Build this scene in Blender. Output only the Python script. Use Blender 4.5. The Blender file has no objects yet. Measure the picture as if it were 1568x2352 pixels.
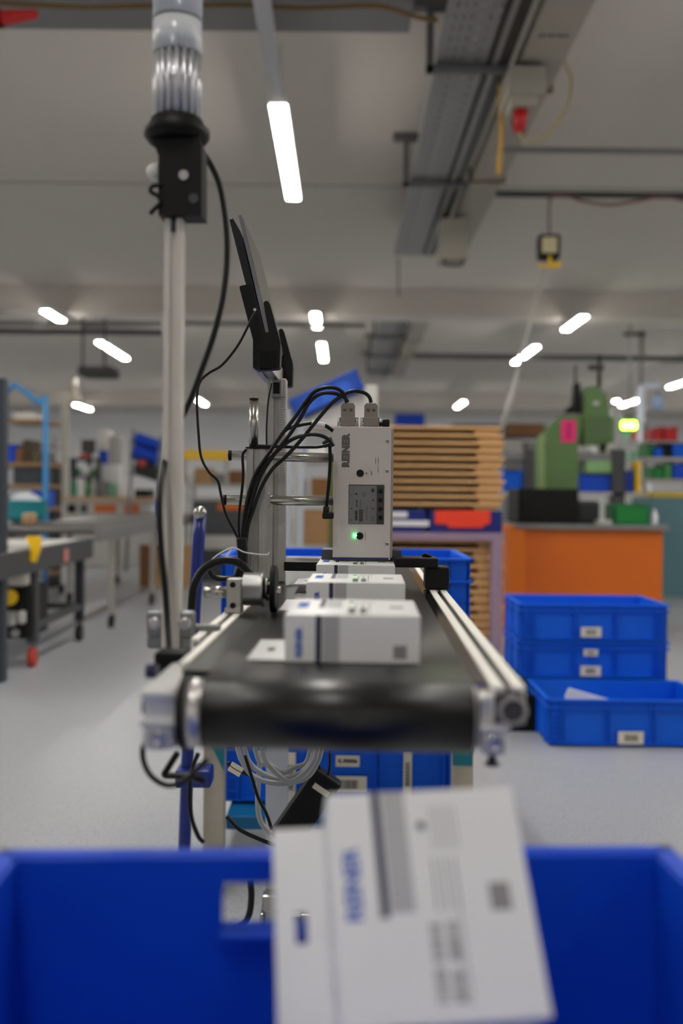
import bpy, bmesh, math, random
from mathutils import Matrix, Vector
random.seed(7)
sc = bpy.context.scene
COL = sc.collection

# ------------------------------------------------------------------ camera
F_PX = 2352 * 35.0 / 36.0
PITCH, ROLL, CAM_Z = math.radians(0.965), 0.0105, 0.886
cp, sp, cr, sr = math.cos(PITCH), math.sin(PITCH), math.cos(ROLL), math.sin(ROLL)
FWD = Vector((0, cp, -sp))
U0 = Vector((0, sp, cp)); R0 = Vector((1, 0, 0))
RGT = cr * R0 + sr * U0
UPV = -sr * R0 + cr * U0
CAM = Vector((0, 0, CAM_Z))
cd = bpy.data.cameras.new('camera'); cam = bpy.data.objects.new('camera', cd); COL.objects.link(cam)
cam.matrix_world = Matrix(((RGT.x, UPV.x, -FWD.x, 0), (RGT.y, UPV.y, -FWD.y, 0), (RGT.z, UPV.z, -FWD.z, CAM_Z), (0, 0, 0, 1)))
cd.sensor_fit = 'VERTICAL'; cd.sensor_height = 36; cd.sensor_width = 24; cd.lens = 35
cd.clip_start = 0.02; cd.clip_end = 200
cd.dof.use_dof = True; cd.dof.focus_distance = 1.48; cd.dof.aperture_fstop = 2.8
sc.camera = cam
# ------------------------------------------------------------------ world, exposure
w = bpy.data.worlds.new('world'); sc.world = w; w.use_nodes = True
w.node_tree.nodes['Background'].inputs[0].default_value = (0.8, 0.85, 0.9, 1)
w.node_tree.nodes['Background'].inputs[1].default_value = 0.3
sc.view_settings.view_transform = 'Standard'; sc.view_settings.look = 'None'
sc.view_settings.exposure = 1.62; sc.view_settings.gamma = 1.0
sc.cycles.use_denoising = True
sc.cycles.max_bounces = 8; sc.cycles.diffuse_bounces = 5
LAMP_POWER = 22.0

# ------------------------------------------------------------------ pixel helpers
def ray(px, py):
    return F_PX * FWD + (px - 784) * RGT + (1176 - py) * UPV
def W(px, py, Y):                       # point at building depth Y
    d = ray(px, py); return CAM + d * (Y / d.y)
TH = math.atan(61 / 2287.0)
FC = Matrix.Rotation(-TH, 4, 'Z')       # conveyor frame: u across, v along, w up
FCI = FC.inverted()
def Cv(px, py, v):                      # conveyor coordinates at depth v
    d = FCI.to_3x3() @ ray(px, py); c = FCI @ CAM
    return c + d * ((v - c.y) / d.y)
ID = Matrix.Identity(4)

# ------------------------------------------------------------------ materials
def lin(c):
    return tuple(((v / 255) / 12.92 if v / 255 <= 0.04045 else ((v / 255 + 0.055) / 1.055) ** 2.4) for v in c) + (1,)
MATS = {}
def mat(name, rgb, rough=0.5, metal=0.0, var=0.06, scale=40.0, bump=0.0, trans=0.0, spec=0.5, emit=0, coat=0.0):
    if name in MATS: return MATS[name]
    m = bpy.data.materials.new(name); m.use_nodes = True; nt = m.node_tree
    b = nt.nodes['Principled BSDF']
    b.inputs['Roughness'].default_value = rough; b.inputs['Metallic'].default_value = metal
    b.inputs['Specular IOR Level'].default_value = spec
    if trans: b.inputs['Transmission Weight'].default_value = trans
    if coat: b.inputs['Coat Weight'].default_value = coat
    if emit:
        b.inputs['Emission Color'].default_value = lin(rgb); b.inputs['Emission Strength'].default_value = emit
    tc = nt.nodes.new('ShaderNodeTexCoord'); n = nt.nodes.new('ShaderNodeTexNoise'); n.inputs['Scale'].default_value = scale
    n.inputs['Detail'].default_value = 3
    nt.links.new(tc.outputs['Object'], n.inputs['Vector'])
    mx = nt.nodes.new('ShaderNodeMix'); mx.data_type = 'RGBA'
    c = lin(rgb)
    mx.inputs[6].default_value = tuple(x * (1 - var) for x in c[:3]) + (1,)
    mx.inputs[7].default_value = tuple(min(1, x * (1 + var)) for x in c[:3]) + (1,)
    nt.links.new(n.outputs['Fac'], mx.inputs[0]); nt.links.new(mx.outputs[2], b.inputs['Base Color'])
    if bump:
        bp = nt.nodes.new('ShaderNodeBump'); bp.inputs['Strength'].default_value = bump; bp.inputs['Distance'].default_value = 0.002
        nt.links.new(n.outputs['Fac'], bp.inputs['Height']); nt.links.new(bp.outputs[0], b.inputs['Normal'])
    MATS[name] = m; return m
def emitter(name, rgb, strength):
    m = bpy.data.materials.new(name); m.use_nodes = True; nt = m.node_tree
    for n in list(nt.nodes): nt.nodes.remove(n)
    e = nt.nodes.new('ShaderNodeEmission'); o = nt.nodes.new('ShaderNodeOutputMaterial')
    e.inputs[0].default_value = lin(rgb); e.inputs[1].default_value = strength
    nt.links.new(e.outputs[0], o.inputs[0]); MATS[name] = m; return m

BLUE = mat('blue_plastic', (1, 92, 214), 0.5, var=0.08, scale=15, spec=.3)
BLUE_D = mat('deep_blue_plastic', (2, 70, 198), 0.45, scale=15, spec=.35)
BLUE_T = mat('blue_tube_paint', (6, 36, 118), 0.35)
ALU = mat('aluminium', (176, 176, 176), 0.32, 1.0, var=0.04, scale=120)
ALU_M = mat('matte_aluminium', (176, 174, 170), 0.42, 0.85, var=0.04)
RAILM = mat('anodised_rail', (234, 231, 223), 0.45, 0.0, var=0.03)
CHROME = mat('chrome', (176, 174, 168), 0.24, 1.0, var=0.02)
GROOVE = mat('groove_dark', (70, 68, 66), 0.6, 0.3)
BLACK = mat('black_plastic', (9, 9, 9), 0.5, var=0.1, spec=.25)
RUBBER = mat('black_rubber', (7, 7, 7), 0.6, var=0.1, spec=.2)
CABLE = mat('black_cable', (9, 9, 10), 0.4, var=0.1, spec=.3)
BELT = mat('belt_surface', (11, 11, 11), 0.36, 0.0, var=0.05, scale=300, spec=0.5)
WHITE = mat('white_card', (232, 232, 232), 0.3, var=0.015, scale=20)
PRINT_G = mat('grey_print', (176, 176, 178), 0.5, var=0.02)
LOGO_B = mat('logo_blue_print', (28, 84, 190), 0.5, var=0.05)
STRIPE = mat('dark_blue_print', (38, 42, 76), 0.5, var=0.05)
INK = mat('grey_ink', (90, 90, 92), 0.6, var=0.05)
INK_D = mat('dark_ink', (34, 34, 36), 0.6, var=0.05)
BOXGREY = mat('powder_grey', (196, 188, 186), 0.5, var=0.02, scale=200, bump=0.04)
TAUPE = mat('taupe_shell', (128, 120, 112), 0.5, 0.1, var=0.03)
SCREW = mat('screw_steel', (190, 190, 190), 0.3, 1.0)
BEIGE = mat('beige_metal', (176, 168, 152), 0.5, var=0.04)
TEAL = mat('teal_metal', (0, 110, 128), 0.45, var=0.05)
TEAL_G = mat('greyish_teal_metal', (88, 128, 138), 0.5, var=0.06, scale=5)
LABEL = mat('label_paper', (216, 208, 190), 0.6, var=0.03)
WOOD = mat('pale_plywood', (214, 170, 116), 0.6, var=0.14, scale=9)
CARD = mat('cardboard', (176, 138, 96), 0.75, var=0.07, scale=8)
CARD_D = mat('brown_cardboard', (132, 92, 54), 0.75, var=0.1, scale=8)
ORANGE = mat('orange_panel', (206, 100, 4), 0.45, var=0.05, scale=3)
GREEN = mat('machine_green', (82, 112, 62), 0.5, var=0.06, scale=6)
GREEN_B = mat('bin_green', (10, 122, 50), 0.4, var=0.06)
RED = mat('bin_red', (184, 10, 14), 0.4, var=0.05)
REDO = mat('orange_red_card', (236, 62, 30), 0.5, var=0.04)
YELL = mat('yellow_plastic', (244, 196, 20), 0.4, var=0.05)
PURPLE = mat('mauve_metal', (148, 124, 146), 0.5, var=0.04)
GREY = mat('grey_metal', (122, 122, 122), 0.5, 0.2, var=0.05)
GREY_D = mat('dark_grey_metal', (66, 67, 70), 0.5, 0.2, var=0.06)
GREY_L = mat('light_grey_laminate', (178, 176, 172), 0.5, var=0.04, scale=4)
PIPEW = mat('pale_blue_pipe', (206, 214, 226), 0.35, var=0.03)
LBLUE = mat('light_blue_tube', (70, 150, 214), 0.35, var=0.04)
GALV = mat('galvanised_steel', (150, 150, 150), 0.42, 0.75, var=0.1, scale=20)
DUCT = mat('beige_trunking', (158, 152, 140), 0.5, var=0.05, scale=6)
MAGENTA = mat('magenta_sticker', (232, 14, 120), 0.5, var=0.03)
LENS = mat('clear_ribbed_plastic', (226, 230, 236), 0.22, var=0.03, trans=0.25)
LAMPM = emitter('lamp_diffuser', (255, 251, 243), LAMP_POWER)
LEDG = emitter('green_led', (60, 255, 120), 12)
SIGNL = emitter('lime_sign_light', (216, 255, 60), 9)

# ------------------------------------------------------------------ mesh builder
class MB:
    def __init__(s, M=ID): s.bm = bmesh.new(); s.M = M
    def _add(s, fn, M2=None):
        n = len(s.bm.verts); fn(); s.bm.verts.ensure_lookup_table()
        M = s.M @ M2 if M2 is not None else s.M
        vs = s.bm.verts[n:]
        for v in vs: v.co = M @ v.co
        return s
    def box(s, x0, x1, y0, y1, z0, z1, bev=0.0, M=None):
        if x1 < x0: x0, x1 = x1, x0
        if y1 < y0: y0, y1 = y1, y0
        if z1 < z0: z0, z1 = z1, z0
        def f():
            r = bmesh.ops.create_cube(s.bm, size=1)
            for v in r['verts']:
                v.co = Vector(((v.co.x + .5) * (x1 - x0) + x0, (v.co.y + .5) * (y1 - y0) + y0, (v.co.z + .5) * (z1 - z0) + z0))
            if bev:
                es = list({e for v in r['verts'] for e in v.link_edges})
                bmesh.ops.bevel(s.bm, geom=es, offset=min(bev, .45 * min(x1 - x0, y1 - y0, z1 - z0)), segments=2, affect='EDGES', profile=.5)
        if bev:                                     # bevel recreates verts: build apart, then transform
            t = MB(); t.box(x0, x1, y0, y1, z0, z1)
            es = list(t.bm.edges)
            bmesh.ops.bevel(t.bm, geom=es, offset=min(bev, .45 * min(x1 - x0, y1 - y0, z1 - z0)), segments=2, affect='EDGES', profile=.5)
            return s.merge(t, M)
        return s._add(f, M)
    def merge(s, t, M=None):
        me = bpy.data.meshes.new('tmp'); t.bm.to_mesh(me); t.bm.free()
        s._add(lambda: s.bm.from_mesh(me), M); bpy.data.meshes.remove(me); return s
    def cyl(s, p0, p1, r0, r1=None, n=20, caps=True):
        p0, p1 = Vector(p0), Vector(p1); r1 = r0 if r1 is None else r1
        d = (p1 - p0); q = d.to_track_quat('Z', 'Y').to_matrix()
        def f():
            a = [s.bm.verts.new(p0 + q @ Vector((r0 * math.cos(2 * math.pi * i / n), r0 * math.sin(2 * math.pi * i / n), 0))) for i in range(n)]
            b = [s.bm.verts.new(p1 + q @ Vector((r1 * math.cos(2 * math.pi * i / n), r1 * math.sin(2 * math.pi * i / n), 0))) for i in range(n)]
            for i in range(n):
                s.bm.faces.new((a[i], a[(i + 1) % n], b[(i + 1) % n], b[i])).smooth = True
            if caps:
                s.bm.faces.new(a[::-1]); s.bm.faces.new(b)
        return s._add(f)
    def lathe(s, prof, c, axis='Z', n=24):          # prof: (r, h)
        c = Vector(c)
        def pt(r, h, a):
            x, y = r * math.cos(a), r * math.sin(a)
            return c + (Vector((x, y, h)) if axis == 'Z' else Vector((h, x, y)) if axis == 'X' else Vector((x, h, y)))
        def f():
            rings = [[s.bm.verts.new(pt(r, h, 2 * math.pi * i / n)) for i in range(n)] for r, h in prof]
            for A, B in zip(rings, rings[1:]):
                for i in range(n): s.bm.faces.new((A[i], A[(i + 1) % n], B[(i + 1) % n], B[i])).smooth = True
            s.bm.faces.new(rings[0][::-1]); s.bm.faces.new(rings[-1])
        return s._add(f)
    def prism(s, poly, a0, a1, axis='Y'):           # poly in the other two axes
        def p(x, y, a):
            return Vector((x, a, y)) if axis == 'Y' else Vector((a, x, y)) if axis == 'X' else Vector((x, y, a))
        def f():
            A = [s.bm.verts.new(p(x, y, a0)) for x, y in poly]; B = [s.bm.verts.new(p(x, y, a1)) for x, y in poly]
            n = len(poly)
            s.bm.faces.new(A); s.bm.faces.new(B[::-1])
            for i in range(n): s.bm.faces.new((A[i], B[i], B[(i + 1) % n], A[(i + 1) % n]))
        return s._add(f)
    def tube(s, pts, r, n=8, sub=6):
        P = [Vector(p) for p in pts]
        if sub > 1 and len(P) > 2:
            Q = []
            E = [2 * P[0] - P[1]] + P + [2 * P[-1] - P[-2]]
            for i in range(1, len(E) - 2):
                for k in range(sub):
                    t = k / sub; a, b, c, d = E[i - 1], E[i], E[i + 1], E[i + 2]
                    Q.append(.5 * ((2 * b) + (c - a) * t + (2 * a - 5 * b + 4 * c - d) * t * t + (3 * b - a - 3 * c + d) * t ** 3))
            P = Q + [P[-1]]
        def f():
            rings = []; up = None
            for i, p in enumerate(P):
                d = (P[min(i + 1, len(P) - 1)] - P[max(i - 1, 0)]).normalized()
                if up is None: up = d.orthogonal().normalized()
                up = (up - d * up.dot(d)); up = up.normalized() if up.length > 1e-6 else d.orthogonal().normalized()
                sd = d.cross(up)
                rings.append([s.bm.verts.new(p + r * (math.cos(2 * math.pi * k / n) * up + math.sin(2 * math.pi * k / n) * sd)) for k in range(n)])
            for A, B in zip(rings, rings[1:]):
                for k in range(n): s.bm.faces.new((A[k], A[(k + 1) % n], B[(k + 1) % n], B[k])).smooth = True
            s.bm.faces.new(rings[0][::-1]); s.bm.faces.new(rings[-1])
        return s._add(f)
    def sphere(s, c, r, sx=1, sy=1, sz=1, n=16):
        def f():
            x = bmesh.ops.create_uvsphere(s.bm, u_segments=n, v_segments=n // 2 + 2, radius=r)
            for v in x['verts']:
                v.co = Vector((v.co.x * sx, v.co.y * sy, v.co.z * sz)) + Vector(c)
                for fc in v.link_faces: fc.smooth = True
        return s._add(f)
    def text(s, body, size, M, bold=0.0, ext=0.0002, spacing=1.0):
        cu = bpy.data.curves.new('t', 'FONT'); cu.body = body; cu.size = size; cu.align_x = 'CENTER'; cu.align_y = 'CENTER'
        cu.offset = bold; cu.extrude = ext; cu.space_character = spacing; cu.resolution_u = 2
        o = bpy.data.objects.new('t', cu); COL.objects.link(o)
        me = bpy.data.meshes.new_from_object(o.evaluated_get(bpy.context.evaluated_depsgraph_get()))
        bpy.data.objects.remove(o); bpy.data.curves.remove(cu)
        s._add(lambda: s.bm.from_mesh(me), M); bpy.data.meshes.remove(me); return s
WM = {}
def link(o, parent, M):
    COL.objects.link(o)
    if parent is not None: o.parent = parent
    o.matrix_basis = M
    WM[o] = (WM[parent] @ M) if parent is not None else M
    return o
def tag(o, label=None, cat=None, group=None, kind=None):
    if label: o['label'] = label
    if cat: o['category'] = cat
    if group: o['group'] = group
    if kind: o['kind'] = kind
    return o
def empty(name, label, cat, M, group=None):
    if not isinstance(M, Matrix): M = Matrix.Translation(M)
    o = bpy.data.objects.new(name, None); o.empty_display_size = .05
    link(o, None, M); return tag(o, label, cat, group)
def build(name, mb, m, parent=None, label=None, cat=None, group=None, kind=None):
    bm = mb.bm
    bmesh.ops.recalc_face_normals(bm, faces=bm.faces)
    if parent is None:
        xs = [v.co for v in bm.verts]
        o0 = Vector(((min(v.x for v in xs) + max(v.x for v in xs)) / 2, (min(v.y for v in xs) + max(v.y for v in xs)) / 2, min(v.z for v in xs)))
        M = Matrix.Translation(o0); T = M.inverted()
    else:
        M = ID; T = WM[parent].inverted()
    bm.transform(T)
    me = bpy.data.meshes.new(name); bm.to_mesh(me); bm.free()
    me.materials.append(m)
    o = bpy.data.objects.new(name, me)
    link(o, parent, M)
    return tag(o, label, cat, group, kind)
def copy_tree(o, parent=None, M=None):
    c = o.copy(); COL.objects.link(c); c.parent = parent
    c.matrix_basis = M if M is not None else o.matrix_basis
    WM[c] = (WM[parent] @ c.matrix_basis) if parent is not None else c.matrix_basis
    for ch in [x for x in list(bpy.data.objects) if x.parent == o and x is not c]: copy_tree(ch, c)
    return c
def T(x, y, z): return Matrix.Translation((x, y, z))
FRONT = Matrix(((1, 0, 0, 0), (0, 0, -1, 0), (0, 1, 0, 0), (0, 0, 0, 1)))   # text plane facing -y
def front(x, y, z, rot=0): return T(x, y, z) @ FRONT @ Matrix.Rotation(rot, 4, 'Z')
R90 = math.pi / 2

# rectangle of pixels at depth Y -> (x0, x1, z0, z1)
def rc(a, b, c, d, Y):
    m, n = (a + c) / 2, (b + d) / 2
    return W(a, n, Y).x, W(c, n, Y).x, W(m, d, Y).z, W(m, b, Y).z
def rbox(mb, a, b, c, d, Y, dy, bev=0.004):
    x0, x1, z0, z1 = rc(a, b, c, d, Y); return mb.box(x0, x1, Y, Y + dy, z0, z1, bev)

# ================================================================== ROOM
HC = 2.75; ZC = CAM_Z + HC
def floor_mat():
    m = mat('speckled_vinyl', (158, 160, 165), 0.34, var=0.05, scale=0.7)
    nt = m.node_tree; b = nt.nodes['Principled BSDF']
    tc = nt.nodes['Texture Coordinate']; src = b.inputs['Base Color'].links[0].from_socket
    n = nt.nodes.new('ShaderNodeTexNoise'); n.inputs['Scale'].default_value = 140; n.inputs['Detail'].default_value = 4
    rp = nt.nodes.new('ShaderNodeValToRGB'); rp.color_ramp.elements[0].position = .35; rp.color_ramp.elements[1].position = .41
    rp.color_ramp.elements[0].color = (.3, .31, .35, 1); rp.color_ramp.elements[1].color = (1, 1, 1, 1)
    mx = nt.nodes.new('ShaderNodeMix'); mx.data_type = 'RGBA'; mx.blend_type = 'MULTIPLY'; mx.inputs[0].default_value = .8
    nt.links.new(tc.outputs['Object'], n.inputs['Vector']); nt.links.new(n.outputs['Fac'], rp.inputs[0])
    nt.links.new(src, mx.inputs[6]); nt.links.new(rp.outputs[0], mx.inputs[7]); nt.links.new(mx.outputs[2], b.inputs['Base Color'])
    return m
CEIL = mat('painted_concrete', (204, 198, 190), 0.8, var=0.05, scale=0.6, bump=0.1)
WALLM = mat('white_wall_paint', (232, 234, 236), 0.8, var=0.03, scale=1.0)
X0, X1, Y0, Y1 = -13.0, 13.0, -9.0, 34.0
build('floor', MB().box(X0, X1, Y0, Y1, -.1, 0), floor_mat(), kind='structure')
build('ceiling', MB().box(X0, X1, Y0, Y1, ZC, ZC + .15), CEIL, kind='structure')
build('wall_back', MB().box(X0, X1, Y1, Y1 + .15, -.1, ZC + .15), WALLM, kind='structure')
build('wall_front', MB().box(X0, X1, Y0 - .15, Y0, -.1, ZC + .15), WALLM, kind='structure')
build('wall_left', MB().box(X0 - .15, X0, Y0, Y1, -.1, ZC + .15), WALLM, kind='structure')
build('wall_right', MB().box(X1, X1 + .15, Y0, Y1, -.1, ZC + .15), WALLM, kind='structure')
for i, y in enumerate((-.2, 13.3, 26.6)):
    build('trim_%d' % (i + 1), MB().box(X0, X1, y, y + .42, ZC - .36, ZC + .02, .01), CEIL, kind='structure')
# floor weld seams
for i, x in enumerate((-5.2, 4.4)):
    build('trim_%d' % (i + 4), MB().box(x, x + .012, Y0, Y1, 0, .0006), mat('floor_weld', (130, 132, 136), 0.5), kind='structure')
# joint in ceiling slab
build('trim_7', MB().box(X0, X1, 8.88, 8.9, ZC - .004, ZC + .01), mat('joint_grey', (120, 116, 112), 0.8), kind='structure')

# ------------------------------------------------------------------ ceiling lamps
HL = CAM_Z + 2.3
LG = 'linear lamps under the ceiling'
lamp0 = empty('linear_lamp', 'nearest lit strip lamp, hanging above the tablet', 'ceiling lamp', (-.4, 6.86, HL), LG)
def lamp_parts(root, half=.93):
    build('housing', MB(WM[root]).box(-.055, .055, -half - .02, half + .02, .006, .085, .004), mat('lamp_white_metal', (205, 205, 205), .5), root)
    build('diffuser', MB(WM[root]).box(-.048, .048, -half, half, -.006, .0055, .004), LAMPM, root)
    for y in (-half * .8, half * .8):
        build('suspension_wire', MB(WM[root]).cyl((0, y, .08), (0, y, ZC - HL), .003, n=6), SCREW, root)
lamp_parts(lamp0)
vis = {(-.36, 13.2): 'small upright lit strip lamp right of the tablet, upper of the two', (-.33, 16.15): 'small upright lit strip lamp right of the tablet, lower of the two',
       (-3.79, 13.2): 'slanting lit strip lamp at far left, outermost of the left pair', (-3.73, 16.2): 'slanting lit strip lamp left of the aluminium pole, lower of the left pair',
       (3.05, 13.2): 'slanting lit strip lamp high over the press, upper of its pair', (2.95, 16.2): 'slanting lit strip lamp over the pallets, lower of its pair',
       (6.75, 19.7): 'lit strip lamp cut off by the right picture edge', (-3.55, 25.0): 'small distant lit lamp between pole and curved cable',
       (2.95, 25.0): 'small distant lit lamp above the plywood pallets', (-7.0, 26.9): 'small distant lit oval lamp left of the pole',
       (-6.82, 24.6): 'small distant round lamp beside the tall cream column', (6.94, 24.1): 'small distant oval lamp right of the green press', (6.5, 23.7): 'small distant round lamp touching the green press head'}
for (x, y), lb in vis.items():
    c = copy_tree(lamp0, None, T(x, y, HL)); c['label'] = lb
    sc_ = 1.0
    if y == 13.2: sc_ = .55
    if y > 24: sc_ = .8
    if (x, y) in ((-6.82, 24.6), (6.5, 23.7)): sc_ = .1
    if sc_ != 1: c.scale = (1, sc_, 1)
for x in (-7, -3.7, -.4, 3.0, 6.7):  # added lamps out of view that brighten the near bay
    for y in (-6.0, 1.6, 4.4, 6.86, 9.6):
        if x == -.4:
            if y == 1.6: y = 3.0
            elif y == 4.4: y = -.3
            elif y > 2: continue
        if abs(x) < 4 and y > 4.5: continue
        c = copy_tree(lamp0, None, T(x, y, HL)); c['label'] = 'unseen linear lamp of the same kind, added to brighten the near bay'
        if x == -.4 and y > 0: c.scale = (1, 1.45, 1)
        if x == -.4 and y == -.3: c.scale = (1, .55, 1)
for x in (-10.5, 10.5):  # side rows added out of view to light the near and far bays
    for y in (6.9, 14.0, 17.5, 21.5, 25.0):
        c = copy_tree(lamp0, None, T(x, y, HL)); c['label'] = 'unseen linear lamp of the same kind, added to brighten the near bay' if y < 10 else 'unseen linear lamp of the same kind, added to brighten a far bay'
for x in (-10.5, -8, -5.5, -3, -.5, 2, 4.5, 7, 9.5, 12):  # added lamps, out of sight behind the beam, that brighten the far wall
    c = copy_tree(lamp0, None, T(x, 27.9, CAM_Z + 2.6)); c['label'] = 'unseen linear lamp added behind the farthest ceiling beam to brighten the far wall'; c.scale = (1, .78, .333)
for x in (-9.5, -6, -2.5, 1.5, 5, 8.5, 11.5):  # added fill lamps concealed by the nearer beam, for the bay beyond
    c = copy_tree(lamp0, None, T(x, 14.2, CAM_Z + 2.6)); c['label'] = 'unseen linear lamp added behind the nearer ceiling beam to brighten the bay beyond'; c.scale = (1, .42, .333)
# unlit trunking that continues the nearest lamp
tk = MB(); tk.box(-.44, -.36, 4.42, 5.86, HL + .0, HL + .06, .004)
for y in (4.6, 5.4): tk.cyl((-.4, y, HL + .05), (-.4, y, ZC), .003, n=6)
build('lamp_trunking', tk, mat('trunking_grey', (178, 180, 182), .5), None, 'unlit grey rail that continues the nearest strip lamp overhead', 'lamp rail')

# ------------------------------------------------------------------ cable trays and trunking
def tray(y0, y1, label, cat='cable tray'):
    H = CAM_Z + 2.4
    x0 = .504
    e = empty('cable_tray', label, cat, (x0, y0, H))
    b = MB(); n = int((y1 - y0) / .12)
    # perforated bottom: slotted strips
    for k in range(6): b.box(x0 + k * .044, x0 + k * .044 + .035, y0, y1, H, H + .002)
    for k in range(n + 1):
        yy = y0 + k * (y1 - y0) / n
        b.box(x0, x0 + .266, yy - .036, yy + .036, H + .0002, H + .0021)
    b.box(x0 - .004, x0, y0, y1, H, H + .06); b.box(x0 + .266, x0 + .27, y0, y1, H, H + .06)
    build('perforated_bottom', b, GALV, e)
    c = MB()
    for k in range(7): c.tube([(x0 + .02 + k * .034 + random.uniform(-.006, .006), y0 + j * (y1 - y0) / 6, H + .014 + (k % 3) * .008) for j in range(7)], .009, 6, 3)
    build('cables', c, CABLE, e, 'dark cables lying in the tray')
    d = MB(); d.box(x0 + .28, x0 + .395, y0, y1, H - .01, H + .07, .003)
    build('side_channel', d, mat('dark_channel', (44, 42, 42), .35, .5), e)
    d = MB(); d.box(x0 + .30, x0 + .33, y0, y1, H - .014, H - .0085)
    build('channel_edge', d, GALV, e)
    for yy in [y0 + 1.2 + j * 2.05 for j in range(2 if y0 < 5 else 3)]:
        s = MB(); s.box(x0 - .06, x0 + .42, yy, yy + .05, H - .045, H - .01, .002)
        s.box(x0 - .06, x0 - .02, yy, yy + .04, H - .045, ZC, .002); s.box(x0 - .14, x0 + .06, yy - .02, yy + .06, ZC - .05, ZC - .001, .003)
        build('hanger', s, mat('hanger_steel', (104, 104, 106), .45, .6), e)
    return e
tray(4.35, 9.95, 'near galvanised perforated cable tray under the ceiling, holding dark cables')
tray(13.76, 20.4, 'far cable tray under the ceiling, beyond the cross beam')
def duct(y0, y1, label):
    H = CAM_Z + 2.4
    e = empty('busbar_trunking', label, 'trunking', (1.08, y0, H))
    build('casing', MB().box(.96, 1.2, y0, y1, H, H + .09, .004), DUCT, e)
    for y in (y0 + 1.7, y0 + 3.4):
        if y < y1: build('clamp', MB().box(.94, 1.22, y, y + .035, H - .012, H + .1, .002), mat('brass_clamp', (112, 92, 56), .45, .3), e)
    return e
dk = duct(4.2, 9.8, 'near beige busbar trunking running beside the cable tray')
duct(13.76, 20.2, 'far beige trunking beyond the cross beam')
vm = MB()
for k in range(9): vm.box(1.0 + k * .018, 1.012 + k * .018, 5.2, 5.235 - (k % 3) * .006, CAM_Z + 2.3985, CAM_Z + 2.4)
build('dark_marking', vm, INK_D, dk)
# tap-off boxes
e = empty('tap_off_box', 'beige tap-off box with a red plug under the near trunking', 'junction box', W(1210, 235, 5.5))
build('enclosure', rbox(MB(), 1168, 150, 1255, 215, 5.5, .3, .006), DUCT, e)
b = MB(); x0, x1, z0, z1 = rc(1175, 212, 1238, 238, 5.5); b.box(x0, x1, 5.52, 5.72, z0, z1, .01); build('socket', b, DUCT, e)
e = empty('power_plug', 'red power plug with black lever hanging from the tap-off box', 'plug', W(1193, 303, 5.6))
p0, p1 = W(1196, 246, 5.6), W(1191, 302, 5.6)
build('plug_body', MB().cyl(p0, p1, .041, .034), RED, e); build('lever', MB().tube([W(1182, 262, 5.6), W(1176, 285, 5.6), W(1184, 300, 5.6)], .006), BLACK, e)
build('plug_cable', MB().tube([W(a, b_, 5.6) for a, b_ in ((1191, 302), (1205, 325), (1250, 312), (1300, 250), (1312, 185), (1300, 150), (1292, 128))], .007), mat('straw_cable', (168, 150, 96), .5), None, 'straw coloured cable looping from the red plug up to the trunking', 'cable')
build('yellow_cable', MB().tube([W(a, b_, 5.8) for a, b_ in ((1147, 196), (1148, 220), (1151, 260), (1150, 330), (1145, 400))], .013), mat('mustard_cable', (196, 150, 40), .5), None, 'mustard yellow cable hanging beside the dark channel', 'cable')
e = empty('tap_off_box', 'beige tap-off box with a black loop at the end of the near trunking', 'junction box', W(1042, 596, 8.5))
build('enclosure', rbox(MB(), 1012, 500, 1074, 594, 8.5, .3, .006), DUCT, e)
build('loop', MB().tube([W(a, b_, 8.51) for a, b_ in ((1020, 590), (1022, 606), (1042, 610), (1062, 606), (1064, 590))], .008), BLACK, e)
build('threaded_rod', MB().cyl(W(914, 592, 9.9), W(915, 680, 9.9), .008, n=8), GREY_D, None, 'thin rod hanging down from the end of the near cable tray', 'rod')
for px, py, Y, h, nm in ((1200, 338, 6.55, .022, 'upper grey conduit running right under the ceiling'), (1200, 440, 7.5, .03, 'darker conduit running right, with a pink cable slung below')):
    a = W(px - 60, py, Y)
    build('conduit', MB().box(a.x, 9, Y, Y + .05, a.z - h, a.z + h * .3, .004), GREY if h < .03 else GREY_D, None, nm, 'conduit')
build('sagging_cable', MB().tube([W(a, b_, 7.45) for a, b_ in ((1255, 455), (1290, 448), (1340, 462), (1400, 470), (1460, 462), (1520, 452), (1580, 462))], .012), mat('dusty_pink_cable', (128, 92, 88), .6), None, 'dusty pink cable sagging under the dark conduit', 'cable')
build('hanging_cable', MB().tube([W(a, b_, 7.45) for a, b_ in ((1290, 446), (1268, 452), (1261, 475), (1260, 505), (1261, 536))], .008), mat('brown_cable', (96, 66, 56), .6), None, 'thin brown cable from the dark conduit down to the pendant unit', 'cable')
e = empty('pendant_balancer', 'black and beige pendant balancer with a yellow hook under the ceiling', 'tool balancer', W(1262, 598, 7.4))
build('frame', rbox(MB(), 1238, 536, 1288, 594, 7.42, .12, .02), BLACK, e)
build('face_plate', rbox(MB(), 1246, 543, 1280, 580, 7.40, .03, .008), mat('cream_plate', (196, 186, 150), .5), e)
build('hook', MB().tube([W(a, b_, 7.4) for a, b_ in ((1263, 588), (1263, 606), (1285, 604), (1283, 612), (1263, 612), (1243, 612), (1241, 604))], .011, sub=2), YELL, e)
tb = MB(); tb.cyl(W(1250, 612, 7.4), W(1190, 850, 7.0), .006, .011, n=8); tb.cyl(W(1190, 850, 7.0), W(1152, 985, 6.9), .011, .02, n=8)
build('hanging_rope', tb, GREY_L, None, 'pale rope slanting down from the pendant balancer behind the pallets', 'rope')
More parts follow.
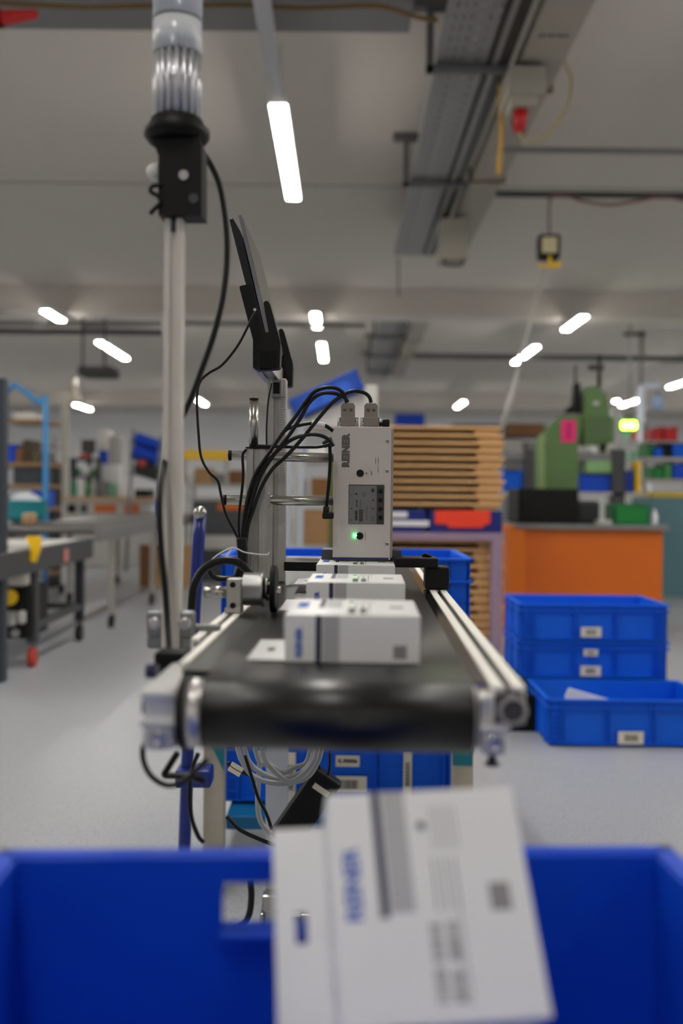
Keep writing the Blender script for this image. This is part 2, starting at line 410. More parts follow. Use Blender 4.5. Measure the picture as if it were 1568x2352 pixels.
# brown cable across top and red plug
build('ceiling_cable', MB().tube([W(a, b_, 5.2) for a, b_ in ((-80, 2), (60, 10), (200, 16), (330, 14), (470, 12), (560, 11), (680, 18), (760, 16), (850, 13), (900, 20), (960, 40), (1005, 46))], .013), mat('olive_cable', (104, 78, 30), .6), None, 'olive brown cable running across the top of the picture', 'cable')
b = MB(); a = W(0, 6, 5.3); b.box(-4, .35, 5.25, 5.6, a.z, a.z + .08, .004)
build('flat_duct', b, GREY, None, 'flat grey duct along the top edge behind the brown cable', 'duct')
e = empty('red_coupling', 'red power coupling hanging at the top left corner', 'plug', W(40, 58, 5.1))
a = W(-30, 45, 5.1); b_ = W(86, 32, 5.1)
build('coupling_body', MB().cyl(a, b_, .045, .022), RED, e); build('collar', MB().cyl(a.lerp(b_, .2), a.lerp(b_, .28), .05), BLACK, e)
# left ceiling pipes + hanging bracket with black unit
a = W(-200, 742, 12.6)
build('ceiling_pipe', MB().cyl((-9, 12.6, a.z - .02), W(372, 744, 12.6), .03), GREY, None, 'upper thin grey pipe at left just below the beam', 'pipe')
build('ceiling_pipe', MB().cyl((-9, 12.4, W(0, 762, 12.4).z), W(372, 764, 12.4), .035), GREY_D, None, 'lower darker pipe at left just below the beam', 'pipe')
build('ceiling_pipe', MB().cyl(W(420, 742, 12.6), W(840, 748, 12.6), .03), GREY, None, 'thin grey pipe behind the tablet below the beam', 'pipe')
build('ceiling_pipe', MB().cyl(W(950, 818, 16.5), (8, 16.5, W(950, 818, 16.5).z), .045), GREY_D, None, 'dark pipe crossing behind the right lamps', 'pipe')
e = empty('hanging_unit', 'black flat unit hung on rods from the ceiling at left', 'ceiling unit', W(215, 862, 14.2))
build('slab', rbox(MB(), 178, 840, 256, 862, 14.2, .5, .01), BLACK, e)
for px in (190, 240):
    build('hanger_rod', MB().cyl(W(px, 845, 14.4), (W(px, 845, 14.4).x, 14.4, ZC), .02, n=8), GREY_D, e)
build('cross_member', rbox(MB(), 186, 738, 244, 752, 14.4, .08), GREY, e)

# ================================================================== CRATES
def bin_mb(x0, x1, y0, y1, z0, z1, t=.006):
    b = MB(); b.box(x0, x1, y0, y1, z0, z0 + t); b.box(x0, x1, y0, y0 + t, z0, z1 - .15 * (z1 - z0)); b.box(x0, x1, y1 - t, y1, z0, z1)
    b.box(x0, x0 + t, y0, y1, z0, z1); b.box(x1 - t, x1, y0, y1, z0, z1); b.box(x0 - .004, x1 + .004, y0 - .004, y0 + .01, z1 - .17 * (z1 - z0), z1 - .12 * (z1 - z0), .002)
    return b

def crate_mb(L, Wd, H, hole=False, M=ID):          # origin: bottom centre, long side along x
    t = .0035; x, y = L / 2, Wd / 2
    mb = MB(M); fl = .012                            # flange overhang
    ix, iy = x - fl, y - fl
    mb.box(-ix, ix, -iy, iy, .004, .008)
    mb.box(-ix + .012, ix - .012, -iy + .012, iy - .012, 0, .006, .002)
    for sx in (-1, 1): mb.box(sx * ix - (t if sx > 0 else 0), sx * ix + (0 if sx > 0 else t), -iy, iy, .004, H - .002)
    mb.box(-ix, ix, -iy, -iy + t, .004, H - .002)
    if not hole: mb.box(-ix, ix, iy - t, iy, .004, H - .002)
    else:
        h0, h1, hx = hole
        mb.box(-ix, -hx, iy - t, iy, .004, H - .002); mb.box(hx, ix, iy - t, iy, .004, H - .002)
        mb.box(-hx, hx, iy - t, iy, .004, h0); mb.box(-hx, hx, iy - t, iy, h1, H - .002)
        mb.box(-hx - .002, hx + .002, iy - .012, iy + .01, h0 - .005, h0, .0015); mb.box(-hx - .002, hx + .002, iy, iy + .01, h1, h1 + .003)
    # rim frame with soft edges
    for a in (-1, 1):
        mb.box(-x, x, a * iy - (0 if a > 0 else fl), a * iy + (fl if a > 0 else 0), H - .007, H, .0025)
        mb.box(a * ix - (0 if a > 0 else fl), a * ix + (fl if a > 0 else 0), -y, y, H - .007, H, .0025)
        if not (hole and a > 0): mb.box(-x + .002, x - .002, a * (iy + fl / 2) - .0055, a * (iy + fl / 2) + .0055, H * .8, H * .8 + .005, .001)
        mb.box(a * (ix + fl / 2) - .0055, a * (ix + fl / 2) + .0055, -y + .002, y - .002, H * .8, H * .8 + .005, .001)
        for k in range(4):                           # vertical ribs on long sides
            px = -ix + .045 + k * (2 * ix - .09) / 3
            for q in (() if hole and a > 0 and abs(px) < .1 else (-.006, .006)): mb.box(px + q - .0015, px + q + .0015, a * iy - (0 if a > 0 else .010), a * iy + (.010 if a > 0 else 0), .006, H - .004)
        for k in range(3):
            py = -iy + .04 + k * (2 * iy - .08) / 2
            mb.box(a * ix - (0 if a > 0 else .010), a * ix + (.010 if a > 0 else 0), py - .002, py + .002, .006, H - .004)
        mb.box(-ix, ix, a * iy - (0 if a > 0 else .009), a * iy + (.009 if a > 0 else 0), .008, .013)
        for s2 in (-1, 1):                           # perforated corner posts
            for k in range(6):
                zz = H * .1 + k * H * .11
                mb.box(s2 * (ix - .02) - .014, s2 * (ix - .02) + .014, a * iy - (0 if a > 0 else .010), a * iy + (.010 if a > 0 else 0), zz, zz + .003)
    return mb
CR = {}
def crate(L, Wd, H, M, label, group=None, m=BLUE, cat='crate', hole=False, labels=()):
    key = (L, Wd, H, bool(hole), m.name)
    e = empty('euro_crate', label, cat, M, group)
    if key in CR:
        o = bpy.data.objects.new('shell', CR[key]); link(o, e, ID)
    else:
        o = build('shell', crate_mb(L, Wd, H, hole, WM[e]), m, e); CR[key] = o.data
    for (x, z, w_, h_, txt) in labels:
        y = -Wd / 2 + .0008
        lb = build('sticker', MB(WM[e]).box(x - w_ / 2, x + w_ / 2, y - .0006, y + .0012, z - h_ / 2, z + h_ / 2), LABEL, e, 'paper sticker')
        pm = MB(WM[e])
        if txt == 'bar':
            k = -w_ * .25
            while k < w_ * .25:
                ww = random.choice((.001, .002, .003)) * w_ / .07; pm.box(x + k, x + k + ww, y - .0009, y - .0005, z - h_ * .28, z + h_ * .28); k += ww * 1.9
        elif txt == 'vbar':
            k = -h_ * .25
            while k < h_ * .25:
                ww = random.choice((.001, .002)); pm.box(x - w_ * .28, x + w_ * .28, y - .0009, y - .0005, z + k, z + k + ww); k += ww * 1.9
        else: pm.text(txt, h_ * .5, front(x, y - .0008, z), .0006)
        build('sticker_print', pm, INK_D, lb)
    return e
# ------------------------------------------------------------------ crates on the floor at right
e = empty('crate_dolly', 'low teal dolly carrying the stack of two blue crates at right', 'dolly', (1.02 - .0, 4.1, 0))
S = 3.92
cx = W(1366, 1450, S).x
build('deck', MB().box(cx - .3, cx + .3, S + .005, S + .405, .120, .169, .004), mat('dark_teal', (10, 74, 84), .5), e)
for sx in (-.25, .25):
    for sy in (.05, .35):
        wh = build('caster', MB().cyl((cx + sx - .015, S + sy, .05), (cx + sx + .015, S + sy, .05), .05), BLACK, e)
        build('fork', MB().box(cx + sx - .022, cx + sx + .022, S + sy - .02, S + sy + .02, .05, .12), GREY_D, wh)
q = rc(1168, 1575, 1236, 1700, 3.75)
build('dark_filler', bin_mb(q[0] - .02, q[1], 3.75, 4.3, 0, W(1200, 1585, 3.75).z), BLACK, None, 'low black tote added to darken the floor between the conveyor rail and the blue crates', 'filler')  # open black box put in to fill a dark area of floor
G2 = 'blue crates on the floor at right'
crate(.6, .4, .148, T(cx, S + .2, .169), 'lower blue crate on the teal dolly, with two stickers', G2, labels=((-.015, .033, .08, .040, 'bar'), (-.015, .106, .055, .026, 'bar')))
crate(.6, .4, .148, T(cx, S + .2, .317), 'upper blue crate of the stack in front of the orange workbench', G2, labels=((-.015, .039, .08, .040, 'bar'),))
cx2 = W(1255, 1650, 3.52).x + .3
e3 = crate(.6, .4, .17, T(cx2, 3.72, 0), 'single blue crate on the floor holding a white sheet', G2, labels=((.0, .035, .09, .045, 'bar'),))
b = MB(); a = W(1315, 1585, 3.7); pts = [(1300, 1600), (1308, 1582), (1412, 1612), (1412, 1640), (1300, 1640)]
b.prism([(W(x, y, 3.68).x, W(x, y, 3.68).z) for x, y in pts], 3.68, 3.70)
bm_z = min(v.co.z for v in b.bm.verts)
b.box(cx2 - .22, cx2 - .02, 3.62, 3.86, .009, .05, .003); b.box(cx2 - .22, cx2 - .02, 3.68, 3.70, .04, bm_z + .01)
build('folded_sheet', b, WHITE, None, 'white card sheet standing slanted in the floor crate', 'card')

# ------------------------------------------------------------------ stack under and behind the conveyor
GS = 'stacked crates behind the conveyor'
Sx = W(792, 1500, 2.33).x
st = T(Sx, 2.53, 0) @ Matrix.Rotation(0, 4, 'Z')
e = empty('crate_trolley', 'beige legged trolley with teal frame under the conveyor', 'trolley', (Sx, 2.5, 0))
LH = .40
for i, (px, yy) in enumerate(((490, 2.2), (1063, 2.2), (490, 2.78), (1063, 2.78))):
    xx = W(px, 1800, 2.2).x
    lg = build('leg', MB().box(xx - .023, xx + .023, yy, yy + .045, .06, LH, .003), BEIGE, e)
    build('gusset', MB().prism([(xx - .02, LH), (xx + .024, LH), (xx + .024, LH - .13), (xx - .01, LH - .06)] if i % 2 == 0 else [(xx - .024, LH), (xx + .02, LH), (xx + .02, LH - .11), (xx - .024, LH - .11)], yy - .004, yy), TEAL, lg)
    build('caster', MB().cyl((xx - .012, yy + .02, .03), (xx + .012, yy + .02, .03), .03), BLACK, e)
xa, xb = W(466, 1800, 2.2).x, W(1086, 1800, 2.2).x
build('shelf', MB().box(xa + .046, xb - .046, 2.245, 2.78, .125, .156, .003), mat('blue_teal_metal', (0, 92, 140), .45), e)
build('rear_frame', MB().box(xa, xb, 2.825, 2.84, LH - .08, LH, .003), TEAL, e)
crate(.6, .4, .292, T(Sx, 2.53, .156), 'lower blue crate in the trolley under the conveyor, stickers on its front', GS, labels=((.009, .105, .056, .026, 'K-90006'), (.013, .050, .083, .038, 'bar'), (.15, .075, .02, .11, 'vbar'), (-.124, .065, .022, .12, 'vbar')))
crate(.6, .4, .292, T(Sx, 2.53, .449), 'upper open blue crate behind the printer, rim level with the belt', GS)

# ================================================================== CONVEYOR
WB = .746
cvy = empty('belt_conveyor', 'black belt conveyor on aluminium rails carrying the white boxes', 'conveyor', FC @ T(-.02, .75, .69))
def part(name, mb, m, parent=cvy, label=None): return build(name, mb, m, parent, label)
u0, u1 = -.1225, .0800
rc_v, rr = .752, .0265
bl = MB(FC)
NB = 14
prof = [(rc_v + 1.30, WB)] + [(rc_v - rr * math.sin(math.pi * k / NB), WB - rr + rr * math.cos(math.pi * k / NB)) for k in range(NB + 1)] + [(rc_v + 1.30, WB - 2 * rr)]
inner = [(rc_v + 1.30, WB - 2 * rr + .002)] + [(rc_v - (rr - .002) * math.sin(math.pi * k / NB), WB - rr + (rr - .002) * math.cos(math.pi * k / NB)) for k in range(NB, -1, -1)] + [(rc_v + 1.30, WB - .002)]
bl.prism(prof + inner, u0, u1, 'X')
bo = part('belt', bl, BELT)
for pl in bo.data.polygons:
    pl.use_smooth = abs((FCI.to_3x3() @ pl.normal).x) < .5
part('end_roller', MB(FC).cyl((u0 - .0125, rc_v, WB - rr), (u0 - .0003, rc_v, WB - rr), rr - .0004, n=40).cyl((u0 - .0003, rc_v, WB - rr), (u1 + .002, rc_v, WB - rr), rr - .0025, n=40), mat('turned_aluminium', (214, 212, 210), .3, .8, var=.02))
part('roller_flange', MB(FC).cyl((u0 - .0175, rc_v, WB - rr), (u0 - .0125, rc_v, WB - rr), rr + .001, n=32), BLACK)
part('far_roller', MB(FC).cyl((u0, rc_v + 1.3, WB - rr), (u1, rc_v + 1.3, WB - rr), rr - .0025, n=24), ALU)
part('slide_bed', MB(FC).box(u0 - .02, u1 + .012, rc_v + .05, rc_v + 1.28, WB - .02, WB - .004), mat('polished_steel_bed', (172, 162, 152), .12, 1.0, var=.03))
part('side_strip', MB(FC).box(u1 + .0005, .0925, rc_v + .0, rc_v + 1.28, WB - .012, WB - .001), MATS['polished_steel_bed'])
part('side_strip', MB(FC).box(-.1465, u0 - .0005, rc_v + .035, rc_v + 1.28, WB - .012, WB - .0008), BELT)
# end brackets
BRK = mat('cast_aluminium', (214, 214, 212), .34, .25, var=.03)
def bracket(ua, ub, name):
    b = MB(FC); zb = WB - .005
    b.box(ua, ub, .735, .88, zb - .010, zb - .001, .004)
    b.box(ua + .002, ub - .002, .741, .86, zb - .024, zb - .009, .001)
    b.box(ua, ub, .733, .86, zb - .030, zb - .023, .003)
    b.box(ua + .001, ub - .001, .737, .85, zb - .048, zb - .029, .005)
    o = part('end_bracket', b, BRK)
    uc = (ua + ub) / 2
    build('bolt', MB(FC).lathe([(.0065, .7375), (.0065, .7345), (.0035, .7345), (.003, .7365)], (uc, 0, zb - .038), 'Y', 20), SCREW, o)
    return o
bracket(-.169, -.141, 'l'); bracket(.0835, .107, 'r')
# rails with T-slot
def rail(ua, ub, va, vb, vouter, side):
    b = MB(FC); h = .028; zt = WB + .0005
    lip = (ub - ua) * .36
    va1, va2 = (vouter, va) if side < 0 else (va, vouter)
    b.box(ua, ua + lip, va1, vb, zt - .004, zt, .0008); b.box(ub - lip, ub, va2, vb, zt - .004, zt, .0008)
    vs = max(va1, va2)
    b.box(ua, ua + .0025, vs, vb, zt - h, zt - .003); b.box(ub - .0025, ub, vs if side < 0 else va, vb, zt - h, zt - .003)
    b.box(ua, ub, va2, vb, zt - h, zt - h + .003); b.box(ua + .004, ub - .004, vs, vb, zt - .016, zt - .012)
    o = part('side_rail', b, RAILM)
    build('t_slot', MB(FC).box(ua + lip - .001, ub - lip + .001, vs + .002, vb, zt - .012, zt - .006), GROOVE, o)
    return o
rail(-.1695, -.1475, .82, 2.05, .955, -1)
rail(.0930, .1175, .735, 2.05, .735, 1)
b = MB(FC)
for k in range(18):
    t0, t1 = k * math.pi / 9, (k + 1) * math.pi / 9
    b.tube([(.108 + .0095 * math.cos(t), .7325, WB - .0175 + .0095 * math.sin(t)) for t in (t0, t1)], .0018, 6, 1)
part('rail_end_ring', b, ALU_M); part('rail_end_cap', MB(FC).box(.0945, .116, .733, .7355, WB - .0265, WB - .006), GROOVE)
part('cross_plate', MB(FC).box(-.17, .118, 2.04, 2.06, WB - .02, WB + .012, .002), GREY_L)
# conveyor stand
b = MB(); cxs = W(636, 1830, 2.0).x; q0, q1 = W(600, 2065, 1.93), W(712, 2102, 1.93)
b.box(cxs - .0215, cxs + .0215, 1.98, 2.02, .015, .70, .003)
part('stand_column', b, mat('silver_column', (178, 182, 190), .4, .5))
b = MB(); b.box(cxs - .03, cxs + .10, 1.955, 2.045, 0, .015, .004); b.box(cxs - .03, cxs - .0225, 1.97, 2.0, .015, .05, .003); b.box(cxs + .05, cxs + .075, 1.97, 2.0, .015, .05, .003)
part('stand_foot', b, CHROME)
part('column_clamp', MB().box(q0.x, q1.x, 1.945, 1.975, q1.z, q0.z, .003).box(cxs - .02, cxs + .02, 1.974, 1.982, q1.z, q0.z), CHROME)
q = Cv(1130, 1730, .80)
part('levelling_foot', MB(FC).cyl((q.x, .80, WB - .05), (q.x, .80, Cv(1130, 1752, .80).z), .0035).cyl((q.x, .80, Cv(1130, 1752, .80).z), (q.x, .80, Cv(1130, 1757, .80).z), .006), GREY_D)
# control box / black block at the near left rail end
part('end_block', MB(FC).box(-.184, -.158, .855, .885, WB - .020, WB + .002, .002), RUBBER)
b = MB(FC); b.cyl((-.178, .80, WB - .004), (-.169, .80, WB - .004), .006); b.cyl((-.178, .79, WB - .03), (-.169, .79, WB - .03), .007); part('side_screw', b, mat('dark_blue_screw', (34, 38, 70), .4, .4))

# ------------------------------------------------------------------ product boxes
BWd, BD, BH = .113, .124, .040
def product_box(M, label, depth=BD, group='white printer cartons', tab_dz=0.0, standing=False):
    e = empty('printer_carton', label, 'carton', M, group)
    m = WM[e]
    sh = MB(m); sh.box(-BWd / 2, BWd / 2, 0, depth, 0, BH, .0008); build('carton_body', sh, WHITE, e)
    # front (narrow) face print
    f = MB(m); f.box(-BWd / 2 + .026, -BWd / 2 + .031, -.0003, 0.0, .0005, BH - .0008); build('stripe_print', f, STRIPE, e, 'dark blue stripe'); f = MB(m)
    f.box(-BWd / 2 + .026, -BWd / 2 + .031, depth * .43, depth - .0005, BH, BH + .0003); build('stripe_print', f, STRIPE, e, 'dark blue stripe')
    f = MB(m); f.box(-BWd / 2 + .032, -BWd / 2 + .046, -.0002, 0, .0008, BH - .0008); build('shade_print', f, PRINT_G, e, 'light grey band'); f = MB(m)
    f.box(-BWd / 2 + .032, -BWd / 2 + .046, depth * .45, depth - .0005, BH, BH + .0002); build('shade_print', f, PRINT_G, e, 'light grey band')
    f = MB(m); f.text('REINER', .0075, m.inverted() @ m @ front(-BWd / 2 + .0125, -.0004, .0165, R90), .0003, .0001)
    build('logo_print', f, LOGO_B, e, 'blue lettering'); f = MB(m)
    f.text('REINER', .0125, T(-BWd / 2 + .012, depth * .58, BH + .0002) @ Matrix.Rotation(R90, 4, 'Z'), .0004, .0001); build('logo_print', f, LOGO_B, e, 'blue lettering')
    f = MB(m); f.cyl((-.002, depth * .83, BH), (-.002, depth * .83, BH + .0003), .0026, n=16); build('dot_print', f, STRIPE, e)
    f = MB(m)
    for k in range(22):
        if k in (9, 10): continue
        hh = .0065; z = depth * .08 + k * .0019
        f.box(-.004, -.004 + hh, z, z + random.choice((.0006, .0011)), BH, BH + .0002); f.box(.006, .006 + hh * .9, z, z + random.choice((.0006, .0011)), BH, BH + .0002)
    for k in range(5): f.box(.004 + k * .0035, .0045 + k * .0035, depth * .72, depth * .92, BH, BH + .0002)
    for k in range(3): f.box(.002 + k * .006, .003 + k * .006, depth * .45, depth * .68, BH, BH + .0002)
    f.box(.014, .0146, depth * .06, depth * .5, BH, BH + .0002)
    build('small_print', f, INK, e, 'grey codes and small print')
    # data square stand-in is left out; a plain grey rating patch takes its place
    PG = mat('patch_grey', (140, 138, 140), .6)
    build('grey_patch', MB(m).box(BWd / 2 - .022, BWd / 2 - .011, -.0003, 0, .004, .015), PG, e); f = MB(m); f.box(BWd / 2 - .024, BWd / 2 - .012, depth * .44, depth * .56, BH, BH + .0002)
    build('grey_patch', f, PG, e)
    # hanging tab with a euro slot
    tb = MB(m); xa, xb = -BWd / 2 - .032, -BWd / 2; z = .0006 + tab_dz; th = .0006
    ya, yb = .004, depth - .006; hx0, hx1 = -BWd / 2 - .020, -BWd / 2 - .013; hy0, hy1 = depth * .42, depth * .56
    tb.box(xa, hx0, ya, yb, z, z + th); tb.box(hx1, xb, ya, yb, z, z + th); tb.box(hx0, hx1, ya, hy0, z, z + th); tb.box(hx0, hx1, hy1, yb, z, z + th)
    tb.box(xb - .001, xb, ya, yb, 0, z + th)
    build('hang_tab', tb, WHITE, e)
    return e
for (ul, v, lb, dz) in ((-.0687, .827, 'nearest white printer carton lying on the belt', 0.0), (-.0697, 1.138, 'middle white printer carton on the belt', .006), (-.0736, 1.427, 'farthest white carton on the belt, entering under the printer', .010)):
    product_box(FC @ T(ul + BWd / 2, v, WB + .0003), lb, tab_dz=dz)
# foreground carton leaning in the crate
PM = Matrix(((.9949, -.0643, -.0782, .05408904), (.0991, .7766, .6221, .55802477), (.0208, -.6266, .779, .6586039), (0, 0, 0, 1)))
# pose frame: x right, y into the carton, z up the face -> carton frame has BH along -y, depth along z
CM = PM @ Matrix(((1, 0, 0, 0), (0, 0, -1, BH), (0, 1, 0, -.064), (0, 0, 0, 1)))
product_box(CM, 'large blurred white carton leaning in the front crate', depth=.128)
product_box(T(.058, .568, .4586) @ Matrix(((1, 0, 0, 0), (0, 0, -1, 0), (0, 1, 0, 0), (0, 0, 0, 1))), 'carton standing upright below the leaning one, hidden in the front crate', depth=.122)
# front crate and its stand
CRH = .21
cz = .6586 - CRH
cm = T(.0, 0, cz) @ Matrix.Rotation(math.radians(2.6), 4, 'Z')
ctr = W(779, 1960, .642)
off = Matrix.Rotation(math.radians(2.6), 4, 'Z') @ Vector((0, -.30, 0))
cm = T(ctr.x + off.x, .642 + off.y, cz) @ Matrix.Rotation(math.radians(2.6), 4, 'Z')
crate(.436, .60, CRH, cm, 'large blurred blue crate in the foreground with a hand hole', m=BLUE_D, hole=(CRH - .047, CRH - .0175, .074))
e = empty('low_stand', 'low grey stand under the foreground crate', 'stand', (ctr.x, .34, 0))
build('stand_top', MB().box(ctr.x - .24, ctr.x + .24, .02, .66, cz - .03, cz, .003), GREY_D, e)
for sx in (-.21, .21):
    for sy in (.05, .62): build('leg', MB().box(ctr.x + sx - .015, ctr.x + sx + .015, sy - .015, sy + .015, 0, cz - .03), GREY_D, e)

# ================================================================== PRINTER
VP = 1.50
a = Cv(765, 1130, VP); b2 = Cv(897, 1130, VP); zt = Cv(830, 980, VP).z; zb = Cv(830, 1281, VP).z
pu0, pu1 = a.x, b2.x
pr = empty('inkjet_printer', 'grey inkjet printer head unit with green LED standing over the belt', 'printer', FC @ T((pu0 + pu1) / 2, VP, zb))
build('housing', MB(FC).box(pu0, pu1, VP, VP + .11, zb, zt, .0012), BOXGREY, pr)
build('rear_cover', MB(FC).box(pu1 - .004, pu1 + .0035, VP + .003, VP + .112, zb, zt - .003, .001), mat('cover_grey', (150, 140, 128), .45, .1), pr)
build('base_gasket', MB(FC).box(pu0 + .001, pu1 - .002, VP + .001, VP + .1, zb - .0028, zb), mat('navy_gasket', (16, 30, 110), .4), pr)
build('nozzle_plate', MB(FC).box(pu0 + .002, pu1 - .004, VP + .012, VP + .10, zb - .0055, zb - .0028), GREY_L, pr)
def pp(px, py, v=VP): return Cv(px, py, v)
def ptext(body, px, py, size, m, name, bold=.0003, rot=R90, parent=pr, sp=1.0, v=VP):
    c = pp(px, py, v); return build(name, MB(FC).text(body, size, front(c.x, v - .0003, c.z, rot), bold, .0001, sp), m, parent)
ptext('REINER', 794.5, 1035.5, .0142, mat('logo_grey', (88, 84, 82), .5), 'brand_lettering', .0011, sp=1.1)
c = pp(827, 1087); bh = MB(FC).cyl((c.x, VP - .0012, c.z), (c.x, VP + .001, c.z), .0055, n=28); build('upper_port', bh, BLACK, pr)
c = pp(826, 1231); bh = MB(FC).cyl((c.x, VP - .0012, c.z), (c.x, VP + .001, c.z), .0055, n=28); lp = build('lower_port', bh, BLACK, pr)
c = pp(815.5, 1230); build('status_led', MB(FC).sphere((c.x, VP - .001, c.z), .0024, 1, .6, .8), LEDG, lp, 'glowing green LED')
for px, py in ((890, 1013), (889, 1081), (888, 1248)):
    c = pp(px, py); s_ = build('cover_screw', MB(FC).lathe([(.0029, 0), (.0027, -.0012), (.0012, -.0016)], (c.x, VP, c.z), 'Y'), SCREW, pr)
    build('screw_socket', MB(FC).cyl((c.x, VP - .002, c.z), (c.x, VP - .0012, c.z), .0012, n=6), INK_D, s_)
ptext('Drucken', 862, 1058, .0024, INK, 'small_lettering', 0); ptext('Datenkabel  Drucktaster', 868, 1068, .0022, INK, 'small_lettering', 0); ptext('Seriell', 853, 1087, .0026, INK, 'small_lettering', 0)
ptext('Netz / Error', 838.5, 1231, .0024, INK, 'small_lettering', 0)
c = pp(841, 1087); build('port_icon', MB(FC).lathe([(.0013, 0), (.0013, -.0003)], (c.x, VP, c.z), 'Y', 12), INK, pr)
# recessed display plate
x0 = pp(800, 1158).x; x1 = pp(882, 1158).x; z0 = pp(841, 1204).z; z1 = pp(841, 1113).z
DP = mat('display_grey', (112, 112, 113), .4, var=.02)
fr = MB(FC); fr.box(x0, x1, VP - .0008, VP + .0006, z0, z1, .0004); dp = build('display_frame', fr, mat('frame_grey', (78, 78, 80), .4), pr)
build('display_plate', MB(FC).box(x0 + .0012, pp(864, 1158).x, VP - .0012, VP, z0 + .0008, z1 - .0022, .0003), DP, dp)
build('key_strip', MB(FC).box(pp(865.5, 1158).x, x1 - .0003, VP - .0014, VP, z0 + .0003, z1 - .0003, .0003), mat('key_strip_green', (38, 46, 42), .35), dp)
for py in (1128.5, 1148.5, 1169, 1189):
    c = pp(873.5, py); build('key', MB(FC).lathe([(.0033, 0), (.0033, -.0012), (.0026, -.0022)], (c.x, VP - .0012, c.z), 'Y'), BLACK, dp)
ptext('REINER', 818, 1184, .0046, INK_D, 'plate_lettering', .0003, parent=dp, v=VP - .0012)
ptext('PS 3-3 MP', 819, 1156, .0031, INK_D, 'plate_lettering', .00005, parent=dp, v=VP - .0012, sp=.85)
ptext('DC 24V 3.5A', 827.5, 1156.5, .0026, INK_D, 'plate_lettering', 0, parent=dp, v=VP - .0012, sp=.85)
ptext('D-78120 Furtwangen', 842, 1178, .0024, INK_D, 'plate_lettering', 0, parent=dp, v=VP - .0012)
ptext('Start', 856, 1191, .0044, INK_D, 'plate_lettering', 0, parent=dp, v=VP - .0012)
bars = MB(FC)
k = 0
x_a, x_b = pp(824, 1184).x, pp(834.5, 1184).x
zz = pp(829, 1198).z
while zz < pp(829, 1170).z:
    ww = random.choice((.0003, .0006, .0008)); bars.box(x_a, x_b - random.choice((0, .001)), VP - .0015, VP - .0012, zz, zz + ww); zz += ww * 1.9
for (px, py, s_) in ((818, 1134.5, 2.4), (807, 1194.5, 1.4), (807, 1168, 1.6)):
    c = pp(px, py); bars.cyl((c.x, VP - .0015, c.z), (c.x, VP - .0012, c.z), s_ * .00068, n=14)
for (px, py, d) in ((856.5, 1148.5, 1), (856.5, 1169, -1)):
    c = pp(px, py); bars.prism([(c.x - .0017, c.z - .0016 * d), (c.x + .0017, c.z - .0016 * d), (c.x, c.z + .002 * d)], VP - .0015, VP - .0012)
c = pp(856, 1126.5); bars.box(c.x - .002, c.x + .002, VP - .0015, VP - .0012, c.z - .0027, c.z + .0027)
for px in (811.5, 851.5, 861.5): c = pp(px, 1160); bars.box(c.x - .0001, c.x + .0001, VP - .0014, VP - .0012, z0 + .002, z1 - .004)
c = pp(807, 1139); bars.tube([(c.x + .0015, VP - .0013, c.z + .003), (c.x - .001, VP - .0013, c.z + .001), (c.x + .001, VP - .0013, c.z - .003)], .0002, 5, 1)
for k in range(3): c = pp(832.5 + k * 3, 1136); bars.box(c.x, c.x + .0005, VP - .0014, VP - .0012, c.z - .003, c.z + .003)
build('plate_symbols', bars, INK_D, dp)
# connectors on top (each lifts off with its cable: things of their own)
def dsub(pxa, pxb, label):
    x0, x1 = Cv(pxa, 950, VP + .03).x, Cv(pxb, 950, VP + .03).x; z1 = Cv(800, 927, VP + .03).z
    e = empty('cable_connector', label, 'connector', FC @ T((x0 + x1) / 2, VP + .03, zt), 'serial connectors on the printer')
    m_ = .005
    h = MB(FC); h.prism([(x0, zt + .008), (x0, z1 - .004), (x0 + .003, z1), (x1 - .003, z1), (x1, z1 - .004), (x1, zt + .008)], VP + .02, VP + .036)
    h.box(x0 - .0005, x1 + .0005, VP + .019, VP + .037, zt + .002, zt + .016, .001)
    build('hood', h, TAUPE, e)
    build('flange', MB(FC).box(x0 - .0055, x1 + .0055, VP + .022, VP + .034, zt + .0003, zt + .008, .001), mat('connector_steel', (150, 148, 144), .35, .9), e)
    for xx in (x0 - .003, x1 + .003):
        build('thumb_screw', MB(FC).cyl((xx, VP + .024, zt + .002), (xx, VP + .024, zt + .0155), .0023, n=10), SCREW, e)
    for xx in (x0 + .006, x1 - .006):
        build('cover_screw', MB(FC).lathe([(.0026, 0), (.0024, -.001), (.001, -.0012)], (xx, VP + .0198, z1 - .010), 'Y', 14), mat('taupe_screw', (96, 90, 84), .35, .5), e)
    return (x0 + x1) / 2, z1
cL = dsub(783, 815, 'left taupe serial connector on top of the printer'); cR = dsub(836, 867, 'right taupe serial connector on top of the printer')
e = empty('angled_plug', 'small black angled plug on the printer top at right', 'plug', FC @ T(pu1 - .01, VP + .02, zt))
c = Cv(887, 969, VP + .02); k = MB(FC); k.box(c.x - .006, c.x + .005, VP + .014, VP + .026, zt, zt + .013, .003); k.cyl((c.x - .004, VP + .02, zt + .006), (c.x - .011, VP + .02, zt + .005), .003); build('plug_body', k, BLACK, e)

